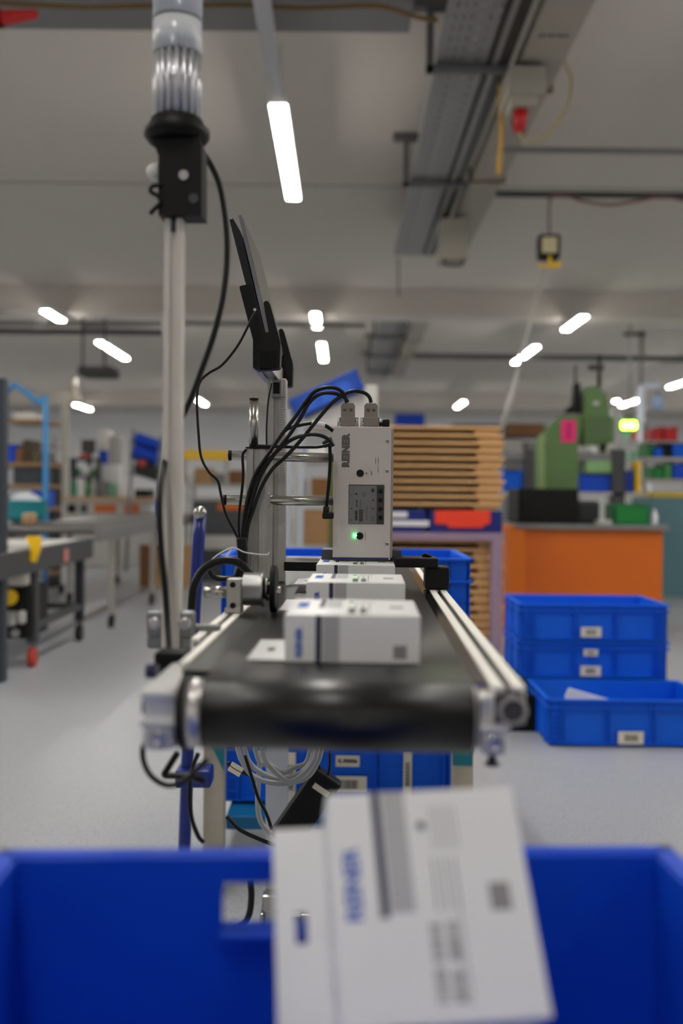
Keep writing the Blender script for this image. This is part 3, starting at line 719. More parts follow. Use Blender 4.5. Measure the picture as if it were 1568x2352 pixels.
# guide rail blocks and crossbar behind/around the printer
gb = empty('guide_bracket', 'black clamp and bar assembly holding the printer over the belt', 'bracket', FC @ T(.02, VP + .07, .76))
def rb(mb, a_, b_, c_, d_, v, dv, bev=.001):
    p, q = Cv(a_, (b_ + d_) / 2, v), Cv(c_, (b_ + d_) / 2, v); return mb.box(p.x, q.x, v, v + dv, Cv((a_ + c_) / 2, d_, v).z, Cv((a_ + c_) / 2, b_, v).z, bev)
build('cross_bar', rb(MB(FC), 652, 1291, 770, 1312, VP + .07, .02), BLACK, gb)
build('side_block', rb(MB(FC), 738, 1262, 766, 1296, VP + .03, .05), mat('dark_slate_plastic', (58, 58, 66), .5), gb)
build('side_block', rb(MB(FC), 897, 1264, 922, 1302, VP + .01, .05), MATS['dark_slate_plastic'], gb)
build('cross_bar', rb(MB(FC), 905, 1282, 1006, 1304, VP - .03, .06, .002), BLACK, gb)
build('rail_clamp', MB(FC).box(.086, .122, VP - .02, VP + .03, WB + .0008, Cv(980, 1303, VP - .03).z, .003), BLACK, gb)
c = Cv(977, 1279, VP - .01); k = MB(FC); k.cyl((c.x, VP, c.z - .006), (c.x, VP, c.z + .004), .005); k.cyl((c.x - .002, VP - .004, c.z + .004), (c.x + .009, VP - .004, c.z - .001), .0028); build('thumb_lever', k, BLACK, gb)

# ------------------------------------------------------------------ posts
def profile(mb, uc, v, w0, w1, s=.030):
    h = s / 2; g = .004
    for sx in (-1, 1):
        for sy in (-1, 1):
            mb.box(uc + sx * g if sx > 0 else uc - h, uc + h if sx > 0 else uc - g, v + (g if sy > 0 else -h), v + (h if sy > 0 else -g), w0, w1, .0008)
    mb.box(uc - h + .006, uc + h - .006, v - h + .006, v + h - .006, w0, w1 - .0005)
    return mb
uA = Cv(589.5, 1200, 1.43).x; uB = Cv(635, 1100, 1.60).x
pA = empty('profile_post', 'front aluminium profile post with a round rod on top', 'post', FC @ T(uA, 1.43, WB))
zA = Cv(589, 1031, 1.43).z
build('profile', profile(MB(FC), uA, 1.43, WB + .001, zA, .028), ALU_M, pA)
build('top_plate', MB(FC).box(uA - .015, uA + .020, 1.413, 1.447, zA, zA + .002), BLACK, pA)
c = Cv(582, 1031, 1.43); zr = Cv(582, 918, 1.43).z
rod = build('round_rod', MB(FC).cyl((c.x, 1.43, zA + .002), (c.x, 1.43, zr), .0066, n=24), CHROME, pA); build('rod_cap', MB(FC).cyl((c.x, 1.43, zr), (c.x, 1.43, zr + .002), .0069), BLACK, rod)
pB = empty('profile_post', 'rear aluminium profile post carrying the tablet holder', 'post', FC @ T(uB, 1.60, WB))
zB = Cv(637, 872, 1.60).z
build('profile', profile(MB(FC), uB, 1.60, WB + .001, zB, .030), ALU_M, pB)
build('angle_bracket', rb(MB(FC), 622, 872, 648, 912, 1.572, .012, .002), mat('bracket_grey', (140, 140, 136), .4, .5), pB)
build('bracket_slot', rb(MB(FC), 627, 878, 642, 904, 1.571, .002, .0005), BLACK, pB)
s_ = MB(FC)
for k in range(30): s_.box(uB + .006, uB + .006 + (.006 if k % 5 else .009), 1.5846, 1.585, zB - .03 - k * .004, zB - .0295 - k * .004)
build('scale_marks', s_, INK_D, pB)
for (ya, yb, xa, xb, lb) in ((1046, 1052, 528, 770, 'upper chrome rod from the profile post to the printer'), (1148, 1151, 516, 770, 'lower chrome rod from the profile post to the printer')):
    p, q = Cv(xa, ya, 1.465), Cv(xb, yb, 1.50 + .02)
    e = empty('support_rod', lb, 'rod', FC @ T(p.x, p.y, p.z))
    build('rod', MB(FC).cyl(p, q, .0072, n=24), CHROME, e)
    build('end_cap', MB(FC).cyl(p + Vector((-.002, 0, 0)), p + Vector((.0015, 0, 0)), .0078), BLACK, e)
    m_ = (p + (q - p) * .26)
    build('clamp', MB(FC).box(uA - .017, uA + .015, 1.4445, 1.480, m_.z - .012, m_.z + .012, .003), ALU_M, e)

# ------------------------------------------------------------------ tablet and holder
VT0, VT1 = 1.45, 1.70
bp0, bp1 = Cv(612, 838, 1.45), Cv(612, 838, 1.45)
hl = empty('tablet_holder', 'black two-arm tablet holder on a profile bar above the post', 'tablet holder', FC @ T(uB, 1.6, zB))
xb = uB
bar_z1 = zB + .030
o_ = Cv(612, 850, VT0)
profc = uB - .012
bz0, bz1 = zB + .0005, zB + .0275
bb = MB(FC)
for dx in (-.0135, .0045):
    bb.box(profc + dx, profc + dx + .009, VT0 + .002, VT1 + .04, bz0, bz1, .0008)
bb.box(profc - .008, profc + .008, VT0 + .002, VT1 + .04, bz0 + .004, bz1 - .004)
build('profile_bar', bb, ALU_M, hl)
def arm(v, dv):
    P = [(582, 845), (590, 851), (597, 851), (598, 847), (638, 847), (643, 843), (645, 789), (621, 701), (617, 694), (610, 693), (606, 698), (618, 765), (603, 765), (578, 656), (574, 654), (553, 659), (551, 663), (582, 783)]
    q = [Cv(x, y, VT0) for x, y in P]
    b = MB(FC).prism([(c.x, c.z) for c in q], v, v + .006)
    q = [Cv(x, y, VT0) for x, y in [(582, 845), (590, 851), (638, 847), (643, 843), (645, 800), (640, 770), (600, 770), (583, 785)]]
    return b.prism([(c.x, c.z) for c in q], v + .006, v + dv)
a_ = build('arm', arm(VT0 - .007, .026), BLACK, hl)
q = Cv(597, 805, VT0 - .008), Cv(634, 845, VT0 - .008)
build('clamp_cap', MB(FC).box(q[0].x, q[1].x, VT0 - .0095, VT0 - .007, q[1].z, q[0].z, .0008), RUBBER, a_)
build('arm', arm(VT1 - .016, .026), BLACK, hl)
def slab(pts, v0, v1, mb): return mb.prism([(Cv(x, y, VT0).x, Cv(x, y, VT0).z) for x, y in pts], v0, v1)
tb = empty('tablet', 'silver tablet seen edge-on, leaning in the black holder', 'tablet', FC @ T(*Cv(615, 765, VT0)))
build('tablet_body', slab([(547, 495), (554, 493), (618, 763), (610, 765)], VT0, VT1, MB(FC)), mat('tablet_silver', (120, 116, 124), .35, .5), tb)
build('screen', slab([(555.2, 498), (556.6, 498), (619.4, 762), (618, 762)], VT0 + .003, VT1 - .003, MB(FC)), mat('screen_glass', (120, 117, 108), .22, var=.03), tb)
sh_ = empty('tablet', 'dark tablet leaning behind the silver one in the same holder', 'tablet', FC @ T(*Cv(600, 755, VT0)))
build('tablet_body', slab([(526, 502), (534, 500), (552, 532), (608, 763), (601, 763), (562, 645)], VT0, VT1 - .02, MB(FC)), mat('charcoal_shell', (32, 34, 40), .4, .2, spec=.3), sh_)
build('edge_cap', slab([(525.7, 502), (533.7, 499.5), (534.6, 502.5), (526.6, 504.8)], VT0 - .001, VT1 - .02, MB(FC)), SCREW, sh_)
q = Cv(586, 713, VT0 - .002); build('usb_plug', MB(FC).cyl((q.x, VT0 - .009, q.z), (q.x, VT0, q.z), .0022, n=10), SCREW, sh_)

# ------------------------------------------------------------------ encoder wheel on the left rail
en = empty('encoder_wheel', 'aluminium encoder with a rubber edged measuring wheel on the belt', 'encoder', FC @ T(-.158, 1.17, WB + .0007))
v = 1.17; c = Cv(540, 1360, v); wa = c.z
build('mount_block', MB(FC).box(c.x - .0085, c.x + .0085, v - .012, v + .012, WB + .006, Cv(540, 1328, v).z, .001), ALU_M, en)
build('block_foot', MB(FC).box(c.x - .0105, c.x + .0085, v - .014, v + .014, WB + .0006, WB + .007, .0008), ALU_M, en)
for py in (1341, 1388):
    q = Cv(538, py, v); build('socket_screw', MB(FC).cyl((q.x, v - .0145, q.z), (q.x, v - .011, q.z), .0034), BLACK, en)
p = Cv(470, 1359, v); build('axle_rod', MB(FC).cyl((p.x, v, wa), (c.x - .006, v, wa), .0068), CHROME, en)
x0, x1 = c.x + .0085, Cv(601, 1353, v).x
wz = Cv(600, 1353, v).z
build('encoder_body', MB(FC).lathe([(.008, x0), (.008, x0 + .002), (.0195, x0 + .002), (.0195, x1), (.021, x1 + .0005), (.021, x1 + .003)], (0, v, wz), 'X', 32), ALU, en)
build('hub', MB(FC).lathe([(.010, x1 + .003), (.014, x1 + .005), (.014, x1 + .008), (.006, x1 + .009), (.006, x1 + .013)], (0, v, wz), 'X', 24), CHROME, en)
xw = Cv(629, 1350, v).x; wr = wz - .004 - WB - .0005 + .004
wl = build('wheel', MB(FC).lathe([(wr - .006, xw - .003), (wr - .002, xw - .003), (wr - .002, xw + .003), (wr - .006, xw + .003)], (0, v, wz), 'X', 40), ALU, en)
build('tyre', MB(FC).lathe([(wr - .002, xw - .0035), (wr, xw - .003), (wr, xw + .003), (wr - .002, xw + .0035)], (0, v, wz), 'X', 40), RUBBER, wl)
build('spindle', MB(FC).cyl((x1 + .008, v, wz), (xw + .008, v, wz), .004), CHROME, en)
for k in range(5):
    t_ = k * 2 * math.pi / 5; build('wheel_screw', MB(FC).cyl((xw - .006, v + .013 * math.cos(t_), wz + .013 * math.sin(t_)), (xw - .0035, v + .013 * math.cos(t_), wz + .013 * math.sin(t_)), .0022, n=10), SCREW, wl)

# ------------------------------------------------------------------ pole with signal tower
PV = 1.0
pl_u = Cv(399, 900, PV).x
def up(py, v=PV): return Cv(400, py, v).z
po = empty('clamped_pole', 'tall aluminium pole clamped to the left rail of the conveyor', 'pole', FC @ T(pl_u, PV, WB - .03))
pm_ = MB(FC)
zlo, zhi = WB - .045, up(505)
for sx in (-1, 1):
    pm_.box(pl_u + (.0025 if sx > 0 else -.009), pl_u + (.009 if sx > 0 else -.0025), PV - .009, PV + .009, zlo, zhi, .001)
pm_.box(pl_u - .0035, pl_u + .0035, PV - .005, PV + .008, zlo, zhi)
build('pole_profile', pm_, mat('warm_aluminium', (206, 200, 191), .45, .1, var=.03), po)
cb = MB(FC); zc1, zc0 = up(1404), up(1490)
for a_, b_ in ((338, 385), (404, 446)):
    p, q = Cv(a_, 1440, PV), Cv(b_, 1440, PV); cb.box(p.x, q.x, PV - .006, PV + .012, zc0 + .012, zc1, .003); cb.box(p.x, q.x, PV - .004, PV + .012, zc0, zc0 + .014, .003)
cb.box(Cv(380, 1440, PV).x, Cv(410, 1440, PV).x, PV + .0095, PV + .016, zc0, zc1 - .002)
cb.box(-.178, -.150, PV + .005, PV + .02, WB + .001, WB + .006)
clp = build('pole_clamp', cb, mat('clamp_grey', (128, 130, 130), .45, .5), po)
for px in (356, 425):
    q = Cv(px, 1432, PV - .006); build('clamp_bolt', MB(FC).lathe([(.0065, 0), (.0065, -.003), (.003, -.0032)], (q.x, PV - .006, q.z), 'Y', 18), SCREW, clp)
sg = empty('signal_tower', 'large clear and silver signal tower with black flange on the pole', 'signal lamp', FC @ T(pl_u, PV, up(505)))
cxu = Cv(406, 300, PV).x
brk = MB(FC)
P = [(372, 505), (470, 505), (470, 345), (462, 320), (350, 320), (362, 345), (372, 372)]
brk.prism([(Cv(x, y, PV).x, Cv(x, y, PV).z) for x, y in P], PV - .018, PV + .014)
build('angle_bracket', brk, BLACK, sg)
for px, py, m_ in ((421, 401, GREY_L), (444, 455, GREY_D)):
    q = Cv(px, py, PV - .02); build('bracket_screw', MB(FC).cyl((q.x, PV - .0195, q.z), (q.x, PV - .0175, q.z), .0048), m_, sg)
build('wing_nut', MB(FC).tube([Cv(x, y, PV - .02) for x, y in ((372, 425), (350, 428), (346, 440), (362, 450), (368, 465), (350, 485), (345, 492))], .0022), BLACK, sg)
q = Cv(356, 395, PV); build('pale_knob', MB(FC).sphere(q, .0085), mat('pale_knob_plastic', (214, 212, 206), .4), sg)
build('pole_collar', MB(FC).cyl((pl_u, PV, up(535)), (pl_u, PV, up(500)), .0085, n=16), GREY_D, sg)
zf = up(306)
build('flange', MB(FC).lathe([(.028, zf - .010), (.033, zf - .004), (.033, zf + .002), (.027, zf + .008), (.026, zf + .012)], (cxu, PV, 0), 'Z', 40), BLACK, sg)
zs = zf + .011; zr1 = up(128); zr2 = up(48); ztp = up(-160)
core = MB(FC)
for k in range(18):
    t_ = k * math.pi / 9; core.cyl((cxu + .0212 * math.cos(t_), PV + .0212 * math.sin(t_), zs), (cxu + .0212 * math.cos(t_), PV + .0212 * math.sin(t_), zr1), .0032, n=8)
core.cyl((cxu, PV, zs), (cxu, PV, zr1), .0208, n=32)
build('ribbed_core', core, mat('satin_silver', (200, 200, 204), .3, .7, var=.02), sg)
build('frosted_tube', MB(FC).lathe([(.0245, zr1), (.0245, zr2 - .003)], (cxu, PV, 0), 'Z', 40), LENS, sg)
build('ring', MB(FC).lathe([(.0225, zr2 - .003), (.0225, zr2)], (cxu, PV, 0), 'Z', 40), GREY, sg)
build('clear_tube', MB(FC).lathe([(.0245, zr2), (.0245, ztp)], (cxu, PV, 0), 'Z', 40), LENS, sg)
build('tower_cap', MB(FC).lathe([(.0255, ztp), (.0255, ztp + .02), (.020, ztp + .025)], (cxu, PV, 0), 'Z', 40), BLACK, sg)

# ------------------------------------------------------------------ cables
def cable(pts, r, label, m=CABLE, name='cable', D=None, cat='cable', group=None):
    return build(name, MB().tube([W(p[0], p[1], p[2] if len(p) > 2 else D) for p in pts], r, 8), m, None, label, cat, group)
cable([(462, 345, 1.03), (482, 375, 1.05), (505, 430, 1.05), (518, 510, 1.05), (521, 590, 1.05), (512, 680, 1.05), (490, 770, 1.05), (462, 850, 1.05), (440, 910, 1.05), (424, 945, 1.05), (405, 985, 1.04), (386, 1030, 1.02), (374, 1080, .985), (368, 1120, .965), (366, 1180, .955), (370, 1260, .955), (378, 1340, .955), (384, 1420, .955), (389, 1500, .93), (391, 1530, .875)], .0034, 'thick black cable curving from the signal tower behind the pole and down to its foot')
cable([(586, 716), (570, 748), (545, 795), (510, 838), (478, 858), (458, 880), (452, 920), (456, 1000), (462, 1050), (480, 1085), (500, 1105), (507, 1135), (518, 1180), (535, 1215), (549, 1245), (552, 1290)], .0019, 'thin black cable falling from the tablet holder in a wavy line', D=1.42)
for pts, lb in (([(796, 925), (790, 905), (772, 892), (748, 890), (722, 900), (700, 925), (672, 965), (645, 1000), (618, 1040), (588, 1085), (572, 1130), (562, 1180), (556, 1230), (552, 1290)], 'black cable arching highest from the left printer connector'),
                ([(799, 924), (790, 912), (765, 903), (735, 905), (710, 925), (690, 960), (660, 1005), (625, 1050), (597, 1095), (580, 1145), (568, 1190), (558, 1240), (555, 1290)], 'second black cable from the left connector, just under the highest arch'),
                ([(852, 925), (848, 912), (835, 902), (812, 898), (790, 906), (760, 928), (720, 975), (690, 1012), (655, 1050), (625, 1078), (600, 1120), (582, 1170), (568, 1215), (560, 1290)], 'black cable from the right printer connector crossing the other two'),
                ([(766, 1025), (755, 1010), (735, 1000), (710, 998), (680, 1005), (655, 1020), (625, 1048), (600, 1080), (578, 1140), (565, 1200), (556, 1290)], 'black cable looping from the left flank of the printer, above the chrome rod'),
                ([(765, 990), (745, 977), (718, 972), (690, 976), (660, 985), (640, 1005), (622, 1030)], 'thin black cable with a white sleeve behind the cable bundle')):
    cable(pts, .0027, lb, D=1.395 if 'sleeve' not in lb else 1.44, group='black cables of the printer')
build('cable_sleeve', MB().cyl(W(716, 971, 1.437), W(746, 978, 1.437), .0042), WHITE, None, 'white sleeve on the thin printer cable', 'cable sleeve')
cable([(592, 1024), (640, 1026), (700, 1027), (735, 1026), (762, 1018)], .0022, 'short black cable running level above the upper chrome rod', D=1.41)
cable([(556, 1290), (550, 1240), (548, 1190), (556, 1120), (558, 1080), (557, 1045), (566, 1032)], .002, 'thin black cable rising along the left side of the front post', D=1.41)
b = MB(); b.tube([W(757, 1020, 1.47), W(758, 1060, 1.47), W(755, 1110, 1.47), (W(749, 1165, 1.47))], .0026); b.cyl(W(749, 1163, 1.47), W(748, 1184, 1.47), .0045)
x0, x1, z0, z1 = rc(740, 1176, 766, 1192, 1.47); b.box(x0, x1, 1.465, 1.478, z0, z1, .002)
build('power_lead', b, BLACK, None, 'black lead with an angled plug hanging down the left flank of the printer', 'power lead')
k = MB(); k.cyl(W(742, 1022, 1.47), W(764, 1012, 1.47), .005, .0065); build('cable_gland', k, BLACK, None, 'black round plug on the upper left flank of the printer', 'plug')
cable([(552, 1275), (556, 1300), (548, 1330), (535, 1350)], .006, 'dark bundle where the cables gather left of the front post', D=1.40)
cable([(554, 1235), (556, 1262), (556, 1292), (548, 1318)], .0075, 'tied thick knot of cables beside the front post', D=1.385)
cable([(440, 1400), (446, 1345), (470, 1305), (510, 1288), (545, 1292), (570, 1312), (578, 1330)], .0052, 'thick black cable arching over the encoder rod', D=1.22)
cable([(480, 1310), (490, 1325), (515, 1330), (540, 1325), (552, 1300)], .004, 'short black cable loop behind the encoder block', D=1.3)
cable([(478, 1310), (484, 1288), (510, 1268), (536, 1258), (560, 1268), (590, 1273), (613, 1274), (617, 1268)], .0009, 'thin white cable tie sticking out of the cable knot', m=WHITE, name='cable_tie', D=1.30, cat='cable tie')
cable([(530, 1262), (522, 1275), (512, 1286)], .0008, 'short white cable tie end above the cable loop', m=WHITE, name='cable_tie', D=1.29, cat='cable tie')
cable([(624, 880), (616, 920), (612, 980), (612, 1025)], .0014, 'hair-thin black cable running down behind the front post', D=1.55)
# below the conveyor
cable([(352, 1668), (333, 1700), (328, 1740), (345, 1780), (380, 1803), (415, 1798), (450, 1770), (475, 1745)], .0026, 'black cable looping below the left end bracket', D=.86)
cable([(408, 1728), (385, 1765), (378, 1780), (400, 1782), (440, 1784), (470, 1796)], .0034, 'black cable with a sharp bend under the conveyor corner', D=1.0)
cable([(455, 1730), (440, 1770), (435, 1830), (440, 1880), (455, 1920), (468, 1935)], .0026, 'black cable dropping along the beige trolley leg', D=1.1)
cable([(562, 1735), (575, 1775), (592, 1830), (612, 1870), (624, 1905)], .0026, 'thin black cable crossing the silver column', D=1.5)
cable([(520, 1875), (550, 1905), (590, 1925), (640, 1945)], .0032, 'black cable slanting to the column base', D=1.5)
cable([(575, 2022), (577, 2060), (572, 2100), (555, 2125), (500, 2150)], .0062, 'thick black cable on the floor seen through the hand hole', D=1.9)
for i, (a_, b_, dn, dp_) in enumerate(((545, 740, 1800, 1.52), (560, 725, 1790, 1.54), (585, 715, 1775, 1.56), (600, 730, 1795, 1.50))):
    m_ = (a_ + b_) / 2
    cable([(a_, 1715), (a_ + 12, 1750), (a_ + 40, dn - 15), (m_, dn), (b_ - 40, dn - 12), (b_ - 12, 1752), (b_, 1712)], .0042,
          ['outermost grey cable loop under the conveyor', 'second grey cable loop under the conveyor', 'smallest grey cable loop under the conveyor', 'foremost grey cable loop under the conveyor'][i], m=mat('grey_cable', (150, 152, 156), .4), D=dp_, group='grey cable loops under the conveyor')
cable([(600, 1725), (594, 1780), (592, 1850), (600, 1890), (622, 1915)], .0042, 'grey cable hanging down left of the silver column', m=MATS['grey_cable'], D=1.58)
e = empty('power_adapter', 'black power adapter hanging tilted under the conveyor', 'power adapter', W(700, 1850, 1.7))
MA = T(*W(714, 1838, 1.72)) @ Matrix.Rotation(math.radians(34), 4, 'Y')
ab = MB(MA); ab.box(-.027, .027, -.018, .018, -.085, .055, .005); build('adapter_body', ab, BLACK, e)
ab = MB(MA); ab.box(-.014, .017, -.0186, -.018, .024, .034); build('rating_label', ab, LABEL, e)
build('adapter_strip', MB(MA).box(-.0265, -.0255, -.010, .014, -.01, .03), GREY, e)
cable([(735, 1722), (730, 1745), (736, 1775), (742, 1790)], .0022, 'left thin black lead entering the power adapter', D=1.71)
cable([(757, 1722), (757, 1760), (752, 1782), (748, 1790)], .0022, 'right thin black lead entering the power adapter', D=1.71)
e = empty('cable_tag', 'white paper tag on a black cable left of the grey loops', 'tag', W(541, 1767, 1.6))
build('tag_paper', MB(T(*W(541, 1767, 1.6)) @ Matrix.Rotation(math.radians(30), 4, 'Y')).box(-.011, .011, -.0005, .0005, -.008, .008), LABEL, e)
cable([(522, 1752), (545, 1768), (575, 1780), (590, 1785)], .0038, 'short black cable carrying the white paper tag', D=1.603)

# blue handle post behind left rail
e = empty('blue_post', 'dark blue leaning handle tube with a chrome ball end', 'handle', W(440, 1800, 2.0))
b = MB(); b.tube([W(460, 1182, 2.0), W(452, 1300, 2.0), W(441, 1500, 2.0), W(432, 1700, 2.0), (W(432, 1700, 2.0).x - .01, 2.0, .02)], .0125, 10, 2); build('tube', b, BLUE_T, e)
build('ball_end', MB().sphere(W(459, 1178, 1.99), .0135), CHROME, e)
b = MB(); x = W(430, 1800, 2.0).x; b.box(x - .02, x + .05, 1.97, 2.03, .30, .335, .004); build('foot_plate', b, BLUE_T, e)
b = MB(); b.cyl((x, 1.98, .03), (x, 2.02, .03), .03); build('wheel', b, BLACK, e)

# ================================================================== BACKGROUND, RIGHT
# plywood trays
TY = 5.58
tx0, tx1 = .105, W(1152, 1300, TY).x
GT = 'stacked plywood trays'
def tray_mb(h):
    b = MB(); L = tx1 - tx0
    b.box(0, L, 0, .6, h * .62, h, .003)
    for x in (.012, L - .142): b.box(x, x + .13, .022, .58, 0, h * .63, .002)
    b.box(.13, L - .13, .5, .6, 0, h * .63)
    return b
def trays(z0, z1, n, where):
    h = (z1 - z0) / n
    proto = None
    for k in range(n):
        dx = (-.012, .012, -.004, .014, .002)[k % 5]
        if proto is None:
            o = build('plywood_tray', tray_mb(h - .001), WOOD); proto = o
            o.location = (tx0 + (tx1 - tx0) / 2 + dx, TY + .3, z0)
        else:
            o = proto.copy(); COL.objects.link(o); o.location = (tx0 + (tx1 - tx0) / 2 + dx, TY + .3, z0 + k * h)
        lb = 'pale plywood tray in the %s' % where
        if k == n - 1: lb = 'topmost pale plywood tray in the %s' % where
        elif k == 0: lb = 'lowest pale plywood tray in the %s' % where
        tag(o, lb, 'tray', GT)
zf_ = W(1100, 1224, TY).z
trays(.08, zf_ - .04, 12, 'pile inside the mauve frame')
zt0 = W(1000, 1172, TY).z; zt1 = W(1000, 978, TY).z
trays(zt0, zt1, 11, 'upper pile behind the printer')
e = empty('mauve_rack', 'mauve painted metal frame around the lower plywood trays', 'frame', (tx0, TY - .05, 0))
for x in (tx0 - .0, W(1150, 1300, TY).x - .065):
    build('upright', MB().box(x, x + .06, TY - .07, TY - .012, 0.0, zf_ - .04, .003), PURPLE, e)
build('top_bar', MB().box(tx0, tx1, TY - .07, TY + .6, zf_ - .04, zf_, .003), PURPLE, e)
build('base', MB().box(tx0, tx1, TY - .005, TY + .6, .04, .08, .003), PURPLE, e)
for x in (tx0 + .05, tx1 - .1):
    for y in (TY + .06, TY + .5): build('caster', MB().cyl((x - .012, y, .02), (x + .012, y, .02), .02), BLACK, e)
# navy boxes with white and red contents between
zz0 = zf_ + .0; hh = zt0 - zz0
e = empty('navy_crate', 'flat navy crate between the tray piles, holding white sheets', 'crate', (.3, TY, zz0))
xm = W(985, 1195, TY).x
build('shell', MB().box(tx0 + .02, xm - .02, TY, TY + .55, zz0, zt0 - .001, .004), mat('navy_plastic', (10, 30, 110), .4), e)
for py in (1176, 1196): build('white_sheet', rbox(MB(), 880, py, 985 if py > 1180 else 935, py + 12, TY - .006, .02, .001), WHITE, e)
e = empty('navy_crate', 'flat navy crate between the tray piles, with an orange-red card on its front', 'crate', (.7, TY, zz0))
build('shell', MB().box(xm, tx1 + .0, TY, TY + .55, zz0, zt0 - .001, .004), MATS['navy_plastic'], e)
b = MB(); P = [(998, 1172), (1125, 1172), (1125, 1203), (1112, 1205), (1108, 1212), (1030, 1212), (1026, 1204), (998, 1203)]
b.prism([(W(x, y, TY).x, W(x, y, TY).z) for x, y in P], TY - .008, TY - .001); build('red_card', b, REDO, e)

# orange workbench
OY = 6.35
x0, x1, _, zt_ = rc(1165, 1205, 1522, 1300, OY)
wb = empty('orange_workbench', 'orange fronted workbench with grey top under the green press', 'workbench', ((x0 + x1) / 2, OY + .3, 0))
build('front_panel', MB().box(x0 + .11, x1, OY, OY + .6, 0, zt_ - .03, .004), ORANGE, wb)
build('side_leg', MB().box(x0, x0 + .108, OY - .03, OY + .6, 0, zt_ - .012, .004), mat('bright_orange_panel', (222, 116, 8), .45), wb)
build('worktop', MB().box(x0 + .04, x1 + .03, OY - .04, OY + .7, zt_ - .03, zt_, .003), GREY, wb)
# press
PY = 6.6
ps = empty('green_press', 'green bench press with black base on the orange workbench', 'press', W(1280, 1190, PY))
def poly(mb, P, Y, dy): return mb.prism([(W(x, y, Y).x, W(x, y, Y).z) for x, y in P], Y, Y + dy)
build('base', MB().box(*rc(1190, 1122, 1328, 1198, 6.45)[:2], 6.45, 6.85, zt_, rc(1190, 1122, 1328, 1198, 6.45)[3], .008), BLACK, ps)
bx = rc(1326, 1150, 1378, 1196, 6.47); build('base_foot', MB().box(bx[0], bx[1], 6.47, 6.8, zt_, bx[3], .02), mat('very_dark_green', (16, 22, 14), .5), ps)
build('column', poly(MB(), [(1238, 1124), (1238, 1012), (1245, 1000), (1290, 955), (1345, 955), (1345, 965), (1327, 1020), (1327, 1124)], PY, .16), GREEN, ps)
build('column_edge', poly(MB(), [(1238, 1124), (1238, 1012), (1246, 1000), (1254, 1004), (1250, 1020), (1252, 1124)], PY - .01, .02), mat('pale_machine_green', (124, 146, 92), .5), ps)
build('head', poly(MB(), [(1343, 1022), (1343, 955), (1342, 905), (1350, 888), (1368, 885), (1395, 908), (1400, 955), (1410, 960), (1410, 1016), (1400, 1020)], PY - .03, .2), GREEN, ps)
build('head_plate', poly(MB(), [(1352, 955), (1404, 958), (1404, 1010), (1352, 1012)], PY - .04, .012), mat('head_plate_green', (72, 98, 56), .45), ps)
build('motor_column', poly(MB(), [(1300, 948), (1304, 935), (1316, 930), (1320, 880), (1332, 880), (1334, 948)], PY + .02, .08), BLACK, ps)
build('lever_rod', MB().cyl(W(1321, 885, PY + .05), W(1321, 838, PY + .05), .009), GREY_D, ps)
b = MB(); b.cyl(W(1376, 890, PY + .05), W(1376, 815, PY + .05), .014); b.box(*rc(1352, 838, 1386, 850, PY + .03)[:2], PY + .02, PY + .06, *rc(1352, 838, 1386, 850, PY + .03)[2:]); build('top_spindle', b, mat('olive_black', (30, 34, 26), .5), ps)
build('ram', MB().cyl(W(1384, 1018, PY), W(1384, 1038, PY), .035, .012), BLACK, ps)
rn = rc(1362, 922, 1376, 930, PY - .035); build('name_plate', MB().box(rn[0], rn[1], PY - .036, PY - .029, rn[2], rn[3]), GREY_L, ps)
stc = build('magenta_sticker', rbox(MB(), 1289, 965, 1322, 1015, PY - .006, .007, .0005), MAGENTA, ps, 'bright magenta sticker')
b = MB(); c = W(1306, 990, PY - .008)
for k in (-1, 0, 1): b.box(c.x - .012, c.x + .012, c.y - .0005, c.y + .001, c.z - k * .036 - .010, c.z - k * .036 + .010, .0004)
build('sticker_print', b, INK_D, stc)
bn = rc(1412, 1160, 1490, 1196, 6.5)
def binny(a_, b_, c_, d_, Y, m, label, z=None, dy=.25, cat='bin', group=None, name='storage_bin'):
    x0, x1, z0, z1 = rc(a_, b_, c_, d_, Y); z0 = z if z is not None else z0
    return build(name, bin_mb(x0, x1, Y, Y + dy, z0, z1), m, None, label, cat, group)
binny(1412, 1158, 1490, 1196, 6.45, GREEN_B, 'green storage bin on the orange workbench', zt_)
def bottle(px, Y, z, h, r, m, label, cat='bottle', capm=None, group=None):
    x = W(px, 1150, Y).x
    e = empty('bottle', label, cat, (x, Y, z), group)
    build('bottle_body', MB().lathe([(r * .92, z), (r, z + .01), (r, z + h * .6), (r * .45, z + h * .82), (r * .4, z + h * .88)], (x, Y, 0), 'Z', 16), m, e)
    build('cap', MB().lathe([(r * .46, z + h * .88), (r * .46, z + h)], (x, Y, 0), 'Z', 12), capm or WHITE, e)
bottle(1503, 6.5, zt_, .10, .02, WHITE, 'small white bottle right of the green bin on the workbench')
x = W(1388, 1188, 6.4).x; build('parts_tray', MB().box(x - .05, x + .04, 6.36, 6.46, zt_, zt_ + .03, .004), GREY_L, None, 'small grey parts tray left of the green bin', 'tray')
